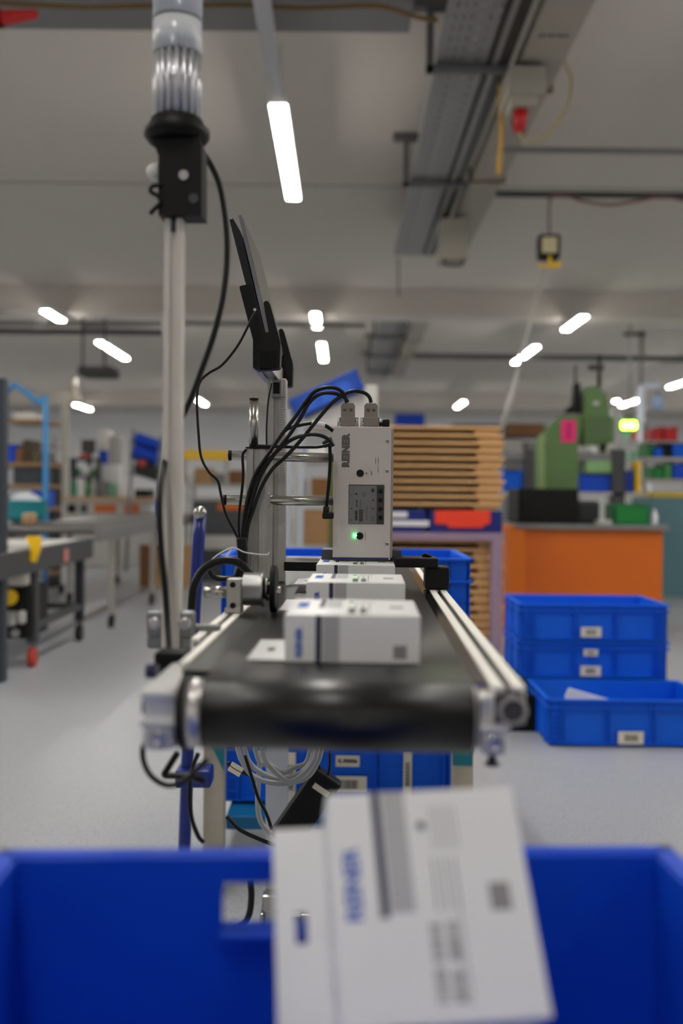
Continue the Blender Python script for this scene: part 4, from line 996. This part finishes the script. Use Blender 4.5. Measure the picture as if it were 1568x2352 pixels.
# grey frame behind with crates
FY = 8.0
sf = empty('steel_workstation', 'grey steel workstation frame behind the green press', 'frame', W(1320, 1200, FY) * Vector((1, 1, 0)) if False else (W(1320, 1100, FY).x, FY, 0))
for a_, c_ in ((1203, 1235), (1405, 1436)):
    x0, x1, _, z1 = rc(a_, 1032, c_, 1200, FY); build('upright', MB().box(x0, x1, FY, FY + .1, 0, z1, .004), GREY_D, sf)
x0, x1, z0, z1 = rc(1160, 1040, 1436, 1058, FY); build('cross_member', MB().box(x0, x1, FY + .02, FY + .55, z0, z1, .004), GREY, sf)
x0, x1, z0, zsh = rc(1150, 1130, 1480, 1138, FY); build('lower_shelf', MB().box(x0, x1, FY + .0, FY + .55, z0, zsh, .004), GREY_L, sf)
x0, x1, z0, z1 = rc(1436, 1040, 1480, 1200, FY)
binny(1157, 1078, 1201, 1140, 8.05, BLUE, 'blue bin left of the green press, under the grey frame', zsh, name='storage_bin')
binny(1332, 1086, 1403, 1140, 8.05, BLUE_D, 'dark blue bin seen between press and grey upright', zsh)
x0, x1, z0, z1 = rc(1334, 1060, 1402, 1084, 8.2)
b = rc(1334, 1086, 1402, 1138, 8.05)
build('pale_green_box', MB().box(x0, x1, 8.02, 8.28, rc(1, 1, 1, 1, 1)[0] * 0 + b[3] + .001, z1, .004), mat('pale_green', (134, 178, 120), .5), None, 'pale green box on top of the dark blue bin', 'box')
binny(1438, 1080, 1452, 1138, 8.1, BLUE_D, 'narrow blue bin right of the grey upright', zsh)
x0, x1, z0, z1 = rc(1455, 1060, 1468, 1100, 8.2); build('yellow_box', MB().box(x0, x1, 8.15, 8.3, zsh, z1, .004), YELL, None, 'narrow yellow box beside the pale pipe', 'box')
for a_, c_, m_, lb in ((1328, 1352, GREY_L, 'light grey part on the grey frame, left'), (1362, 1374, WHITE, 'white bottle like part on the grey frame'), (1388, 1402, mat('pale_olive', (170, 176, 150), .5), 'pale olive part on the grey frame')):
    x0, x1, z0, z1 = rc(a_, 1018, c_, 1040, FY); build('small_part', MB().box(x0, x1, FY + .06, FY + .2, rc(1160, 1040, 1436, 1058, FY)[3], z1, .02), m_, None, lb, 'part')
e = empty('extraction_pipe', 'pale bluish white extraction pipe with bend, hung from the ceiling', 'pipe', W(1472, 1110, 16.4))
c = W(1472, 888, 16.4)
build('pipe', MB().tube([W(1514, 886, 16.4), W(1488, 887, 16.4), W(1476, 890, 16.4), W(1472, 905, 16.4), W(1472, 1000, 16.4), W(1473, 1112, 16.4)], 0.062, 12, 4), PIPEW, e)
build('hood', MB().sphere(W(1481, 1122, 16.4), .10, 1, 1, 1.2), mat('shiny_white', (226, 228, 230), .15), e)
build('hanger', MB().tube([c + Vector((0, 0, -.01)), (c.x, 16.4, ZC - .5), (c.x, 16.4, ZC)], .03, 8, 1), GREY, e)
build('hanger_arm', MB().cyl(W(1432, 768, 16.4), W(1482, 768, 16.4), .03), GREY_D, e)
build('round_shade', MB().sphere(W(1510, 925, 16.4), 0.12, 1, .8, 1.1), mat('bluish_glass', (150, 174, 206), .25), e)
build('shade_stem', MB().cyl(W(1511, 888, 16.4), W(1511, 912, 16.4), .016), GREY_D, e)
# teal cabinet with shelving at right
TY2 = 9.0
x0, _, z0, z1 = rc(1492, 1142, 1568, 1365, TY2)
cb_ = empty('teal_cabinet', 'greyish teal cabinet at the right edge with yellow worktop edge', 'cabinet', (x0 + .7, TY2 + .3, 0))
build('carcass', MB().box(x0, x0 + 1.4, TY2, TY2 + .6, 0, z1, .005), TEAL_G, cb_)
zy0, zy1 = rc(1510, 1130, 1568, 1141, TY2)[2:]
build('worktop', MB().box(x0 + .02, x0 + 1.42, TY2 - .01, TY2 + .6, z1, zy1, .003), mat('dull_yellow', (206, 178, 60), .5), cb_)
rk = empty('bin_rack', 'grey bin rack standing on the teal cabinet', 'rack', (x0 + .7, TY2 + .3, zy1))
sh_z = []
for a_, d_ in ((1100, 1106), (1050, 1058), (1012, 1016)):
    zz = rc(1490, a_, 1568, d_, TY2)[2:]; sh_z.append(zz[1]); build('shelf', MB().box(x0 - .02, x0 + 1.4, TY2 + .05, TY2 + .5, zz[0], zz[1], .002), GREY_L, rk)
for xx in (x0 + .08, x0 + 1.37): build('upright', MB().box(xx, xx + .03, TY2 + .5, TY2 + .53, zy1, sh_z[2] + .2, .002), GREY, rk)
def on_shelf(a_, c_, top, zz, m_, lb, Y=TY2 + .06, dy=.3, grp='bins on the grey rack'):
    x0_, x1_, _, z1_ = rc(a_, top, c_, top + 20, Y); build('storage_bin', bin_mb(x0_, x1_, Y, Y + dy, zz, z1_), m_, None, lb, 'bin', grp)
on_shelf(1500, 1522, 984, sh_z[2], RED, 'left red bin on the top shelf of the grey rack'); on_shelf(1523, 1556, 978, sh_z[2], RED, 'right red bin on the top shelf of the grey rack')
on_shelf(1487, 1498, 1018, sh_z[1], GREEN_B, 'narrow green bin on the middle shelf'); on_shelf(1500, 1522, 1026, sh_z[1], BLUE, 'blue bin left of the black gap on the middle shelf')
on_shelf(1524, 1540, 1020, sh_z[1], BLACK, 'black bin on the middle shelf'); on_shelf(1543, 1580, 1016, sh_z[1], BLUE, 'bright blue bin at the picture edge, middle shelf')
on_shelf(1500, 1524, 1072, sh_z[0], GREEN_B, 'dark green bin on the lowest shelf, left'); on_shelf(1526, 1542, 1064, sh_z[0], mat('mid_green', (80, 150, 84), .5), 'lighter green bin on the lowest shelf')
on_shelf(1544, 1580, 1062, sh_z[0], BLUE_D, 'dark blue bin at the picture edge, lowest shelf')
# lit sign and cupboards further back
e = empty('exit_sign', 'glowing lime and white exit light far right of the press', 'sign light', W(1444, 990, 14))
for px in (1436, 1453):
    build('light_panel', rbox(MB(), px - 7, 969, px + 7, 984, 14, .05, .01), SIGNL, e)
build('sign_case', rbox(MB(), 1424, 962, 1466, 992, 14.02, .08, .01), mat('sign_green', (60, 140, 40), .5), e)
build('sign_hanger', MB().cyl(W(1444, 962, 14.06), (W(1444, 962, 14.06).x, 14.06, ZC), .015), GREY, e)
# pillar behind press
x0, x1, _, z1_ = rc(1402, 940, 1430, 1100, 15); build('grey_pillar', MB().box(x0, x1, 15, 15.25, 0, z1_, .01), mat('pillar_grey', (156, 154, 152), .7), None, 'pale grey pillar right of the press head, under the small lamps', 'pillar')
MINT = mat('mint_plastic', (110, 178, 140), .5)
def stool(): pass
# shelving behind the press (far)
def rack(name, label, a_, c_, Y, tops, m_, zs=None, dy=.5):
    x0, x1, _, _ = rc(a_, 1100, c_, 1200, Y); e = empty(name, label, 'shelf unit', ((x0 + x1) / 2, Y + dy / 2, 0)); zz = []
    for t_ in tops:
        z = W((a_ + c_) / 2, t_, Y).z; zz.append(z); build('shelf', MB().box(x0, x1, Y, Y + dy, z - .035, z, .003), m_, e)
    for x in (x0, x1 - .04): build('upright', MB().box(x, x + .04, Y - .01, Y + .03, 0, max(zz) + .1, .003), m_, e)
    for x in (x0, x1 - .04): build('upright', MB().box(x, x + .04, Y + dy - .02, Y + dy + .02, 0, max(zz) + .1, .003), m_, e)
    return zz
zr_ = rack('storage_rack', 'dark shelving far behind the printer and the trays', 905, 1330, 22, (1045, 1000), GREY_D, dy=.8)
for i, (a_, c_, tp, m_, lb) in enumerate(((908, 975, 950, BLUE_D, 'blue crate on the far dark shelving, above the trays'), (985, 1030, 972, WHITE, 'white box on the far dark shelving'), (1040, 1150, 975, BLACK, 'long black box on the far dark shelving'), (1165, 1250, 972, CARD_D, 'brown carton on the far dark shelving'), (1255, 1322, 978, GREY, 'grey box on the far dark shelving'))):
    x0, x1, _, z1 = rc(a_, tp, c_, tp + 10, 22.05); build('stored_box', MB().box(x0, x1, 22.05, 22.6, zr_[1], z1, .01), m_, None, lb, 'box')
for i, (a_, c_, tp, m_, lb) in enumerate(((1160, 1200, 1010, GREY_L, 'light grey box on the lower far shelf beside the trays'), (1205, 1240, 1015, GREY, 'mid grey box on the lower far shelf'), (1330 - 80, 1322, 1012, BLUE, 'blue box on the lower far shelf behind the press'))):
    x0, x1, _, z1 = rc(a_, tp, c_, tp + 10, 22.05); build('stored_box', MB().box(x0, x1, 22.05, 22.6, zr_[0], z1, .01), m_, None, lb, 'box')
x0, x1, _, z1 = rc(1160, 1040, 1240, 1120, 12); build('grey_cupboard', MB().box(x0, x1, 12, 12.5, 0, z1, .01), GREY, None, 'grey cupboard far behind the blue bin', 'cupboard')
zr2_ = rack('storage_rack', 'far right shelving behind the pale pipe', 1440, 1600, 17, (1060, 1010), GREY_L)
for (a_, c_, tp, m_, lb, s_) in ((1442, 1452, 992, MINT, 'mint green box on the far right shelving', 1), (1453, 1466, 992, REDO, 'orange-red box on the far right shelving', 1), (1440, 1470, 1036, MINT, 'wide mint tray on the lower far right shelf', 0), (1486, 1500, 984, CARD, 'tan box on the far right shelving beside the pipe', 1)):
    x0, x1, _, z1 = rc(a_, tp, c_, tp + 10, 17.05); build('stored_box', MB().box(x0, x1, 17.05, 17.4, zr2_[s_], z1, .01), m_, None, lb, 'box')

# ================================================================== BACKGROUND, CENTRE
# sloped blue crate on white chute above
CY = 5.2
ch = empty('chute_stand', 'white sloping chute panel on uprights behind the tablet post', 'rack', (W(750, 900, CY).x, CY, 0))
x0, x1 = W(662, 1000, CY).x, W(692, 1000, CY).x
for a_, c_ in ((655, 668), (684, 698)): 
    q = rc(a_, 945, c_, 1260, CY + .1); build('upright', MB().box(q[0], q[1], CY + .1, CY + .14, 0, q[3] + .01, .002), mat('pale_steel', (176, 182, 190), .4, .4), ch)
build('slope_panel', poly(MB(), [(700, 965), (860, 885), (866, 885), (866, 905), (850, 980), (700, 980)], CY + .12, .4), mat('off_white_panel', (206, 202, 196), .5), ch)
q = rc(838, 885, 866, 980, CY + .1); build('end_post', MB().box(q[0], q[1], CY + .08, CY + .12, 0, q[3], .002), mat('off_white_panel', (206, 202, 196), .5), ch)
c0 = W(748, 900, CY); MC = T(c0.x, CY + .05, c0.z) @ Matrix.Rotation(math.radians(-25.5), 4, 'Y')
e = empty('tilted_crate', 'blue crate tilted on the white chute behind the cables', 'crate', MC)
b = crate_mb(.40, .30, .11, False, MC @ T(0, .15, -.06)); build('shell', b, mat('bright_blue_plastic', (44, 100, 206), .42), e)
# cardboard rack centre
zc_ = rack('shelf_unit', 'light grey shelf unit with cardboard boxes behind the posts', 676, 800, 6.6, (1252, 1142, 1050), GREY_L)
for (a_, c_, tp, m_, lb, s_) in ((682, 768, 1172, CARD, 'large tan cardboard box left of the printer', 0), (714, 768, 1098, CARD_D, 'brown cardboard box on the middle shelf left of the printer', 1), (680, 702, 1100, GREY_L, 'pale box on the middle shelf', 1), (684, 700, 1022, BLUE, 'small blue bin on the upper shelf', 2), (704, 750, 1028, WHITE, 'white box on the upper shelf', 2)):
    x0, x1, _, z1 = rc(a_, tp, c_, tp + 10, 6.63); build('stored_box', MB().box(x0, x1, 6.63, 7.0, zc_[s_], z1, .004), m_, None, lb, 'box')
build('green_board', MB().box(rc(755, 1060, 768, 1255, 6.5)[0], rc(755, 1060, 768, 1255, 6.5)[1], 6.5, 6.52, 0, rc(755, 1060, 768, 1255, 6.5)[3], .001), mat('olive_board', (92, 104, 58), .6), zr2_ and None, 'narrow olive board standing at the left flank of the printer', 'board') 
# ================================================================== BACKGROUND, LEFT
# between pole and post
ZB = 11.0
zq = rack('shelf_unit', 'shelf unit with yellow top beam between pole and profile post', 426, 570, ZB, (1142, 1112), GREY_L)
q = rc(418, 1034, 524, 1056, ZB)
yb_ = empty('shelf_beam', 'yellow beam on grey stubs above the shelf between pole and profile post', 'beam', ((q[0] + q[1]) / 2, ZB, zq[1]))
build('beam', MB().box(q[0], q[1], ZB - .02, ZB + .1, q[2], q[3], .005), YELL, yb_)
for x_ in (q[0], q[1] - .04): build('stub', MB().box(x_, x_ + .04, ZB + .02, ZB + .07, zq[1], q[2]), GREY_L, yb_)
for (a_, c_, tp, m_, lb, s_) in ((424, 444, 1075, WHITE, 'white round topped box on the shelf right of the pole', 1), (446, 486, 1074, CARD, 'tan cardboard box on the shelf under the yellow beam', 1), (488, 515, 1086, GREY, 'grey box on the shelf under the yellow beam', 1), (518, 560, 1080, CARD_D, 'dark brown box on the shelf left of the post', 1)):
    x0, x1, _, z1 = rc(a_, tp, c_, tp + 10, ZB + .05); build('stored_box', MB().box(x0, x1, ZB + .11, ZB + .45, zq[s_], z1, .01), m_, None, lb, 'box')
e = empty('orange_drawer_unit', 'grey cabinet with an orange drawer front between pole and post', 'cabinet', (W(500, 1150, 10).x, 10, 0))
q = rc(440, 1150, 565, 1300, 10); build('carcass', MB().box(q[0], q[1], 10, 10.5, 0, q[3], .01), GREY_D, e)
qq = rc(500, 1156, 560, 1172, 9.98); build('drawer_front', MB().box(qq[0], qq[1], 9.98, 10, qq[2], qq[3]), mat('burnt_orange', (190, 96, 30), .5), e)
qq = rc(445, 1230, 560, 1262, 9.98); build('drawer_front', MB().box(qq[0], qq[1], 9.98, 10, qq[2], qq[3]), GREY_L, e)
# wooden workbench with clutter
BY = 12.0
q = rc(128, 1141, 356, 1150, BY); zbt = q[3]
wb2 = empty('wooden_workbench', 'grey workbench with pale wooden top in the left distance', 'workbench', ((q[0] + q[1]) / 2, BY + .3, 0))
build('worktop', MB().box(q[0], q[1], BY - .03, BY + .7, q[2], zbt, .005), mat('beech_top', (192, 160, 130), .5), wb2)
build('carcass', MB().box(q[0] + .05, q[1] - .05, BY, BY + .65, 0, q[2], .005), GREY_L, wb2)
for a_, c_, m_ in ((154, 174, BLACK), (184, 200, GREY_D), (216, 266, mat('burnt_orange', (190, 96, 30), .5)), (284, 320, MATS['burnt_orange'])):
    r_ = rc(a_, 1158, c_, 1178, BY - .01); build('drawer_front', MB().box(r_[0], r_[1], BY - .012, BY, r_[2], r_[3], .002), m_, wb2)
def item(a_, b_, c_, d_, Y, m_, label, cat, name, z=None, dy=.25, bev=.02):
    x0, x1, z0, z1 = rc(a_, b_, c_, d_, Y); return build(name, MB().box(x0, x1, Y, Y + dy, z if z is not None else z0, z1, bev), m_, None, label, cat)
x0, x1, z0, z1 = rc(182, 1008, 214, 1040, BY + .2)
e = empty('monitor', 'dark monitor on the distant wooden workbench', 'monitor', ((x0 + x1) / 2, BY + .3, zbt))
build('screen', MB().box(x0, x1, BY + .28, BY + .33, z0, z1, .01), mat('monitor_dark', (58, 54, 50), .4), e)
b = MB(); b.box((x0 + x1) / 2 - .03, (x0 + x1) / 2 + .03, BY + .33, BY + .37, zbt, z1 - .05); b.box((x0 + x1) / 2 - .12, (x0 + x1) / 2 + .12, BY + .22, BY + .44, zbt, zbt + .02); build('stand', b, BLACK, e)
e = empty('bench_shelf', 'small dark shelf with red and green things on the distant workbench', 'shelf', W(195, 1100, BY + .1))
x0, x1, z0, z1 = rc(162, 1052, 225, 1058, BY + .05)
build('boards', MB().box(x0, x1, BY + .02, BY + .26, z0, z1, .003).box(x0, x1, BY + .02, BY + .26, W(190, 1096, BY).z, W(190, 1092, BY).z, .003).box(x0, x0 + .02, BY + .02, BY + .26, zbt, z1).box(x1 - .02, x1, BY + .02, BY + .26, zbt, z1), GREY_D, e)
zs1, zs2 = z1, W(190, 1092, BY).z
item(180, 1042, 202, 1050, BY + .05, mat('dull_red', (178, 60, 56), .5), 'dull red box on the upper bench shelf', 'box', 'red_box', zs1, .15)
item(184, 1066, 208, 1080, BY + .06, WHITE, 'white round container on the lower bench shelf', 'container', 'white_container', zs2, .12, .05)
item(172, 1076, 183, 1092, BY + .05, GREEN_B, 'green bottle crate on the lower bench shelf, left', 'box', 'green_box', zs2, .15)
item(209, 1076, 222, 1092, BY + .05, GREEN_B, 'green box on the lower bench shelf, right', 'box', 'green_box', zs2, .15)
for px, h, r, m_, lb in ((170, .22, .05, MINT, 'mint bottle on the distant workbench, leftmost'), (188, .30, .05, WHITE, 'white bottle under the small shelf on the distant workbench'), (204, .24, .035, GREEN_B, 'dark green bottle on the distant workbench'), (220, .26, .06, GREY_L, 'pale grey canister on the distant workbench'), (243, .22, .06, GREY, 'grey tin in the middle of the distant workbench'), (258, .2, .04, MINT, 'mint tin right of the grey one'), (288, .26, .06, WHITE, 'white canister at right on the distant workbench')):
    bottle(px, BY + .1 if px > 165 else BY, zbt, h, r, m_, lb, cat='bottle')
item(226, 988, 250, 1035, BY + .4, mat('cream_white', (226, 222, 214), .5), 'tall cream appliance at the back of the distant workbench', 'appliance', 'cream_appliance', zbt, .3, .03)
item(226, 1034, 248, 1042, BY + .38, BLUE_D, 'dark blue band shelf in front of the cream appliance', 'shelf', 'blue_band', zbt, .015, .004)
item(252, 1000, 278, 1080, BY + .45, GREY_L, 'pale grey cabinet on the distant workbench', 'cabinet', 'bench_cabinet', zbt, .2)
item(228, 1066, 275, 1085, BY + .2, WHITE, 'white low box on the distant workbench', 'box', 'white_box', zbt, .15)
item(308, 1124, 345, 1142, BY + .1, BLACK, 'black low tray on the distant workbench', 'tray', 'black_tray', zbt, .3, .01)
# tall cream column + exhaust
item(139, 900, 153, 1140, 13.2, mat('cream_column', (176, 172, 160), .5), 'tall cream column left of the distant workbench', 'column', 'cream_column', 0, .08, .004)
e = empty('extraction_hood', 'pale glassy extraction hood above the cream column', 'hood', W(170, 950, 15.2))
b = MB(); c = W(170, 915, 15.2); b.lathe([(.13, -.08), (.12, -.03), (.09, .05), (.05, .13), (.04, .3)], c, 'Z', 20); build('hood_shell', b, mat('cream_glass', (190, 182, 164), .3, trans=.4), e)
build('hood_rod', MB().cyl((c.x, 9.7, c.z + .3), (c.x, 15.2, ZC), .012), GREY, e)
# blue tilted bin rack on stand
e = empty('picking_rack', 'tilted grey rack with blue bins standing by the pole', 'rack', (W(330, 1100, 11.2).x, 11.2, 0))
for px in (300, 366):
    build('upright', MB().cyl(W(px + 6, 985 if px < 340 else 1000, 11.3), (W(px - 10, 1150, 11.2).x, 11.2, 0), .018), GREY, e)
for (p, q_) in (((300, 1012), (366, 1035)), ((298, 1045), (366, 1068)), ((296, 1085), (366, 1102))):
    build('cross_rail', MB().cyl(W(*p, 11.28), W(*q_, 11.28), .015), GREY, e)
for i, (px, py, lb, m_) in enumerate(((338, 1018, 'upper blue bin on the tilted picking rack', BLUE_D), (334, 1048, 'middle blue bin on the tilted picking rack', BLUE_D), (338, 1082, 'dark bin at the bottom of the tilted picking rack', mat('black_green', (18, 34, 24), .5)))):
    c = W(px, py, 11.15); M_ = T(*c) @ Matrix.Rotation(math.radians(18), 4, 'Y') @ Matrix.Rotation(math.radians(-20), 4, 'X')
    b = MB(M_); w_, d_, h_ = .135, .10, .05
    b.box(-w_, w_, -d_, d_, -h_, -h_ + .006); b.box(-w_, w_, -d_, -d_ + .006, -h_, h_); b.box(-w_, w_, d_ - .006, d_, -h_, h_); b.box(-w_, -w_ + .006, -d_, d_, -h_, h_); b.box(w_ - .006, w_, -d_, d_, -h_, h_)
    build('storage_bin', b, m_, None, lb, 'bin', 'bins on the picking rack')
q = rc(318, 1056, 336, 1072, 11.02); build('red_card', MB().box(q[0], q[1], 11.0, 11.012, q[2], q[3], .003), mat('dull_red', (178, 60, 56), .5), e, 'dull red card')
# blue tube trolley at far left
SY = 8.2
tr = empty('shelf_trolley', 'light blue tube trolley with wooden shelves at the left edge', 'trolley', (W(60, 1100, SY).x, SY + .25, 0))
xl, xr = W(8, 1000, SY).x, W(104, 1000, SY).x
for yy in (SY,):
    p1 = W(8, 912, SY).z; p2 = W(96, 925, SY).z
    build('tube_frame', MB().tube([(xl, yy, .08), (xl, yy, p1), (xr - .06, yy, p2), (xr, yy, p2 - .07), (xr, yy, .08)], .024, 10, 3), LBLUE, tr)
tz = []
for py in (962, 1062, 1112, 1165, 1320):
    z = W(55, py, SY).z; tz.append(z); build('shelf_board', MB().box(xl, xr, SY - .01, SY + .5, z - .03, z, .003), mat('oak_shelf', (150, 116, 80), .5), tr)
for x in (xl, xr):
    for yy in (SY, SY + .5): build('caster', MB().cyl((x - .015, yy, .04), (x + .015, yy, .04), .04), BLACK, tr)
def tshelf(a_, c_, top, k, m_, lb, cat='box', name='stored_box', dy=.3):
    x0, x1, _, z1 = rc(a_, top, c_, top + 10, SY + .03); build(name, MB().box(x0, x1, SY + .03, SY + .03 + dy, tz[k], z1, .008), m_, None, lb, cat)
tshelf(30, 86, 948, 0, mat('cream_white', (226, 222, 214), .5), 'flat cream box on the top shelf of the blue trolley')
tshelf(14, 34, 1020, 1, BLUE_D, 'dark blue box on the second trolley shelf'); tshelf(36, 50, 1030, 1, CARD_D, 'short brown box on the second trolley shelf'); tshelf(51, 70, 1010, 1, mat('dark_brown', (70, 48, 26), .6), 'tall dark brown box on the second trolley shelf')
tshelf(72, 98, 1036, 1, mat('olive_brown', (92, 82, 58), .6), 'olive box at the right of the second trolley shelf')
tshelf(30, 98, 1074, 2, mat('dark_slate', (50, 56, 66), .5), 'wide slate box on the third trolley shelf')
tshelf(14, 50, 1140, 3, mat('navy_plastic', (10, 30, 110), .4), 'navy box on the lowest trolley shelf, left'); tshelf(70, 103, 1127, 3, BLUE_D, 'blue box on the lowest trolley shelf, right')
# dark post at very left
q = rc(-14, 868, 9, 1540, 4.6); build('dark_post', MB().box(q[0], q[1], 4.6, 4.66, 0, q[3], .004), mat('dark_navy_metal', (44, 50, 60), .5), None, 'dark slate post at the left picture edge', 'post')
# white belt conveyor at left
LZ = .60
lc = empty('white_belt_conveyor', 'grey framed conveyor with white belt in the left aisle', 'conveyor', (-1.9, 5.3, 0))
build('belt', MB().box(-2.25, -1.56, 4.3, 6.05, LZ - .012, LZ, .004), mat('white_belt', (206, 204, 198), .5), lc)
build('frame', MB().box(-1.565, -1.53, 4.3, 6.15, LZ - .115, LZ + .004, .004).box(-2.28, -2.245, 4.3, 6.15, LZ - .115, LZ + .004, .004).box(-2.25, -1.56, 4.3, 6.05, LZ - .05, LZ - .014), GREY_D, lc)
for x in (-1.56, -2.25):
    for y in (5.02, 5.92):
        lg = build('leg', MB().box(x - .025, x + .025, y, y + .05, .12, LZ - .1, .003), GREY_D if y < 5.5 else BLUE_T if False else mat('near_black_metal', (34, 36, 46), .5), lc)
        build('caster', MB().cyl((x - .015, y + .02, .05), (x + .015, y + .02, .05), .05), mat('red_wheel', (176, 52, 30), .5) if y < 5.5 else BLACK, lg)
        build('foot_stem', MB().box(x - .014, x + .014, y + .01, y + .04, .05, .13), GREY, lg)
build('cross_tube', MB().box(-1.56 - .02, -1.56 + .02, 5.05, 5.92, .19, .225, .002), GREY_D, lc)
build('cross_tube', MB().box(-2.25, -1.56, 5.93, 5.96, .19, .225, .002), GREY_D, lc)
q = rc(58, 1232, 90, 1292, 4.9); build('yellow_flap', poly(MB(), [(60, 1232), (91, 1232), (91, 1262), (80, 1292), (70, 1290), (66, 1262)], 4.9, .03), YELL, None, 'yellow plastic flap on the edge of the white belt conveyor', 'flap')
ctl = empty('control_box', 'pale control box with two light blue knobs under the white belt', 'control box', W(30, 1340, 4.9))
build('casing', rbox(MB(), 10, 1298, 56, 1346, 4.9, .1, .008), mat('control_cream', (206, 200, 186), .5), ctl)
for a_ in (33, 53): build('blue_knob', MB().cyl(W(a_, 1268, 4.88), W(a_, 1298, 4.88), .015), LBLUE, ctl)
build('white_rail', rbox(MB(), 8, 1252, 66, 1274, 4.88, .03, .004), GREY_L, ctl)
u_ = empty('drive_unit', 'black drive cabinet with pale boxes under the white belt conveyor', 'drive unit', W(25, 1450, 4.95))
build('cabinet', rbox(MB(), -30, 1350, 64, 1468, 4.96, .35, .008), BLACK, u_)
build('pale_module', rbox(MB(), 8, 1405, 34, 1438, 4.93, .05, .006), GREY_L, u_); build('pale_module', rbox(MB(), 38, 1404, 56, 1434, 4.93, .05, .01), GREY_L, u_)
build('yellow_switch', MB().cyl(W(22, 1372, 4.93), W(22, 1372, 4.98), .04), YELL, u_)
build('round_knob', MB().cyl(W(35, 1455, 4.93), W(35, 1455, 4.97), .022), GREY, u_)
b = MB(); q = W(160, 1250, 5.5)
build('pink_sticker_plate', MB().box(-1.5295, -1.5285, 5.5, 5.58, LZ - .1, LZ - .03), mat('pink_sticker', (214, 130, 124), .5), lc)
# roller conveyor
RZ = .67
rcv = empty('roller_conveyor', 'long grey roller conveyor leading away down the left aisle', 'conveyor', (-1.85, 10, 0))
fr_ = MB()
for x in (-1.52, -2.18): fr_.box(x - .02, x + .02, 6.2, 10.4, RZ - .09, RZ - .005, .003)
build('side_frame', fr_, GREY, rcv)
ro = MB(); n = 52
for k in range(n):
    y = 6.25 + k * .08; ro.cyl((-2.165, y, RZ - .02), (-1.535, y, RZ - .02), .025, n=8, caps=False)
build('rollers', ro, mat('roller_steel', (120, 118, 116), .35, .7), rcv)
rcv.children[0]
for ob in bpy.data.objects:
    if ob.name == 'rollers': ob['kind'] = 'stuff'
for i, y in enumerate((6.5, 7.9, 9.6)):
    for x in (-1.5, -2.16):
        lg = build('leg', MB().box(x - .018, x + .018, y, y + .036, .1, RZ - .09, .002), mat('pale_leg_metal', (158, 156, 148), .5), rcv)
        build('caster', MB().cyl((x - .014, y + .018, .045), (x + .014, y + .018, .045), .045, n=14), BLACK, lg)
# teal drum with white bag
e = empty('teal_basin', 'teal round basin with pale contents at left', 'basin', (W(58, 1200, 7.6).x, 7.6, 0))
c = W(60, 1210, 6.55)
item(48, 1178, 76, 1206, 6.5, mat('tan_pot', (176, 140, 104), .5), 'tan pot in front of the teal basin on the left line', 'pot', 'tan_pot', RZ - .0, .1, .02)
zr0 = RZ
b = MB(); bxx = W(58, 1200, 7.6).x; b.lathe([(.14, 0), (.16, .05), (.165, .14), (.17, .145), (.17, .155), (.155, .155), (.15, .06), (.12, .02), (.01, .015)], (bxx, 7.6, zr0 + .0), 'Z', 28)
build('pedestal', MB().cyl((bxx, 7.6, 0), (bxx, 7.6, zr0), .10), GREY, e); build('basin_shell', b, mat('teal_plastic', (36, 140, 148), .45), e)
b = MB(); c = (bxx, 7.6, zr0 + .13); b.sphere(c, .10, 1.3, 1, .85, 12); build('white_bag', b, mat('white_bag', (206, 210, 216), .6), e)
# brown cardboards on the floor far left of pole
for a_, c_, m_, lb in ((320, 345, CARD_D, 'brown board standing on the floor, leftmost of three'), (353, 378, CARD, 'brown board standing on the floor behind the pole'), (418, 440, CARD, 'brown board standing on the floor right of the pole')):
    item(a_, 1252, c_, 1345, 9.4, m_, lb, 'board', 'cardboard_sheet', 0, .05, .003)
item(358, 1146, 378, 1160, 9.9, mat('bright_blue_plastic', (44, 100, 206), .4), 'small bright blue box left of the pole', 'box', 'blue_box', RZ + .006, .1, .01)
# tall grey cabinet behind left
zz = rack('storage_rack', 'tall shelving far left behind the trolley', -60, 128, 14, (1120, 1070, 1020), GREY)
item(104, 1060, 130, 1140, 9.2, mat('dark_bag', (30, 24, 26), .6), 'dark bag like machine between trolley and workbench', 'machine', 'dark_machine', 0, .2, .03)
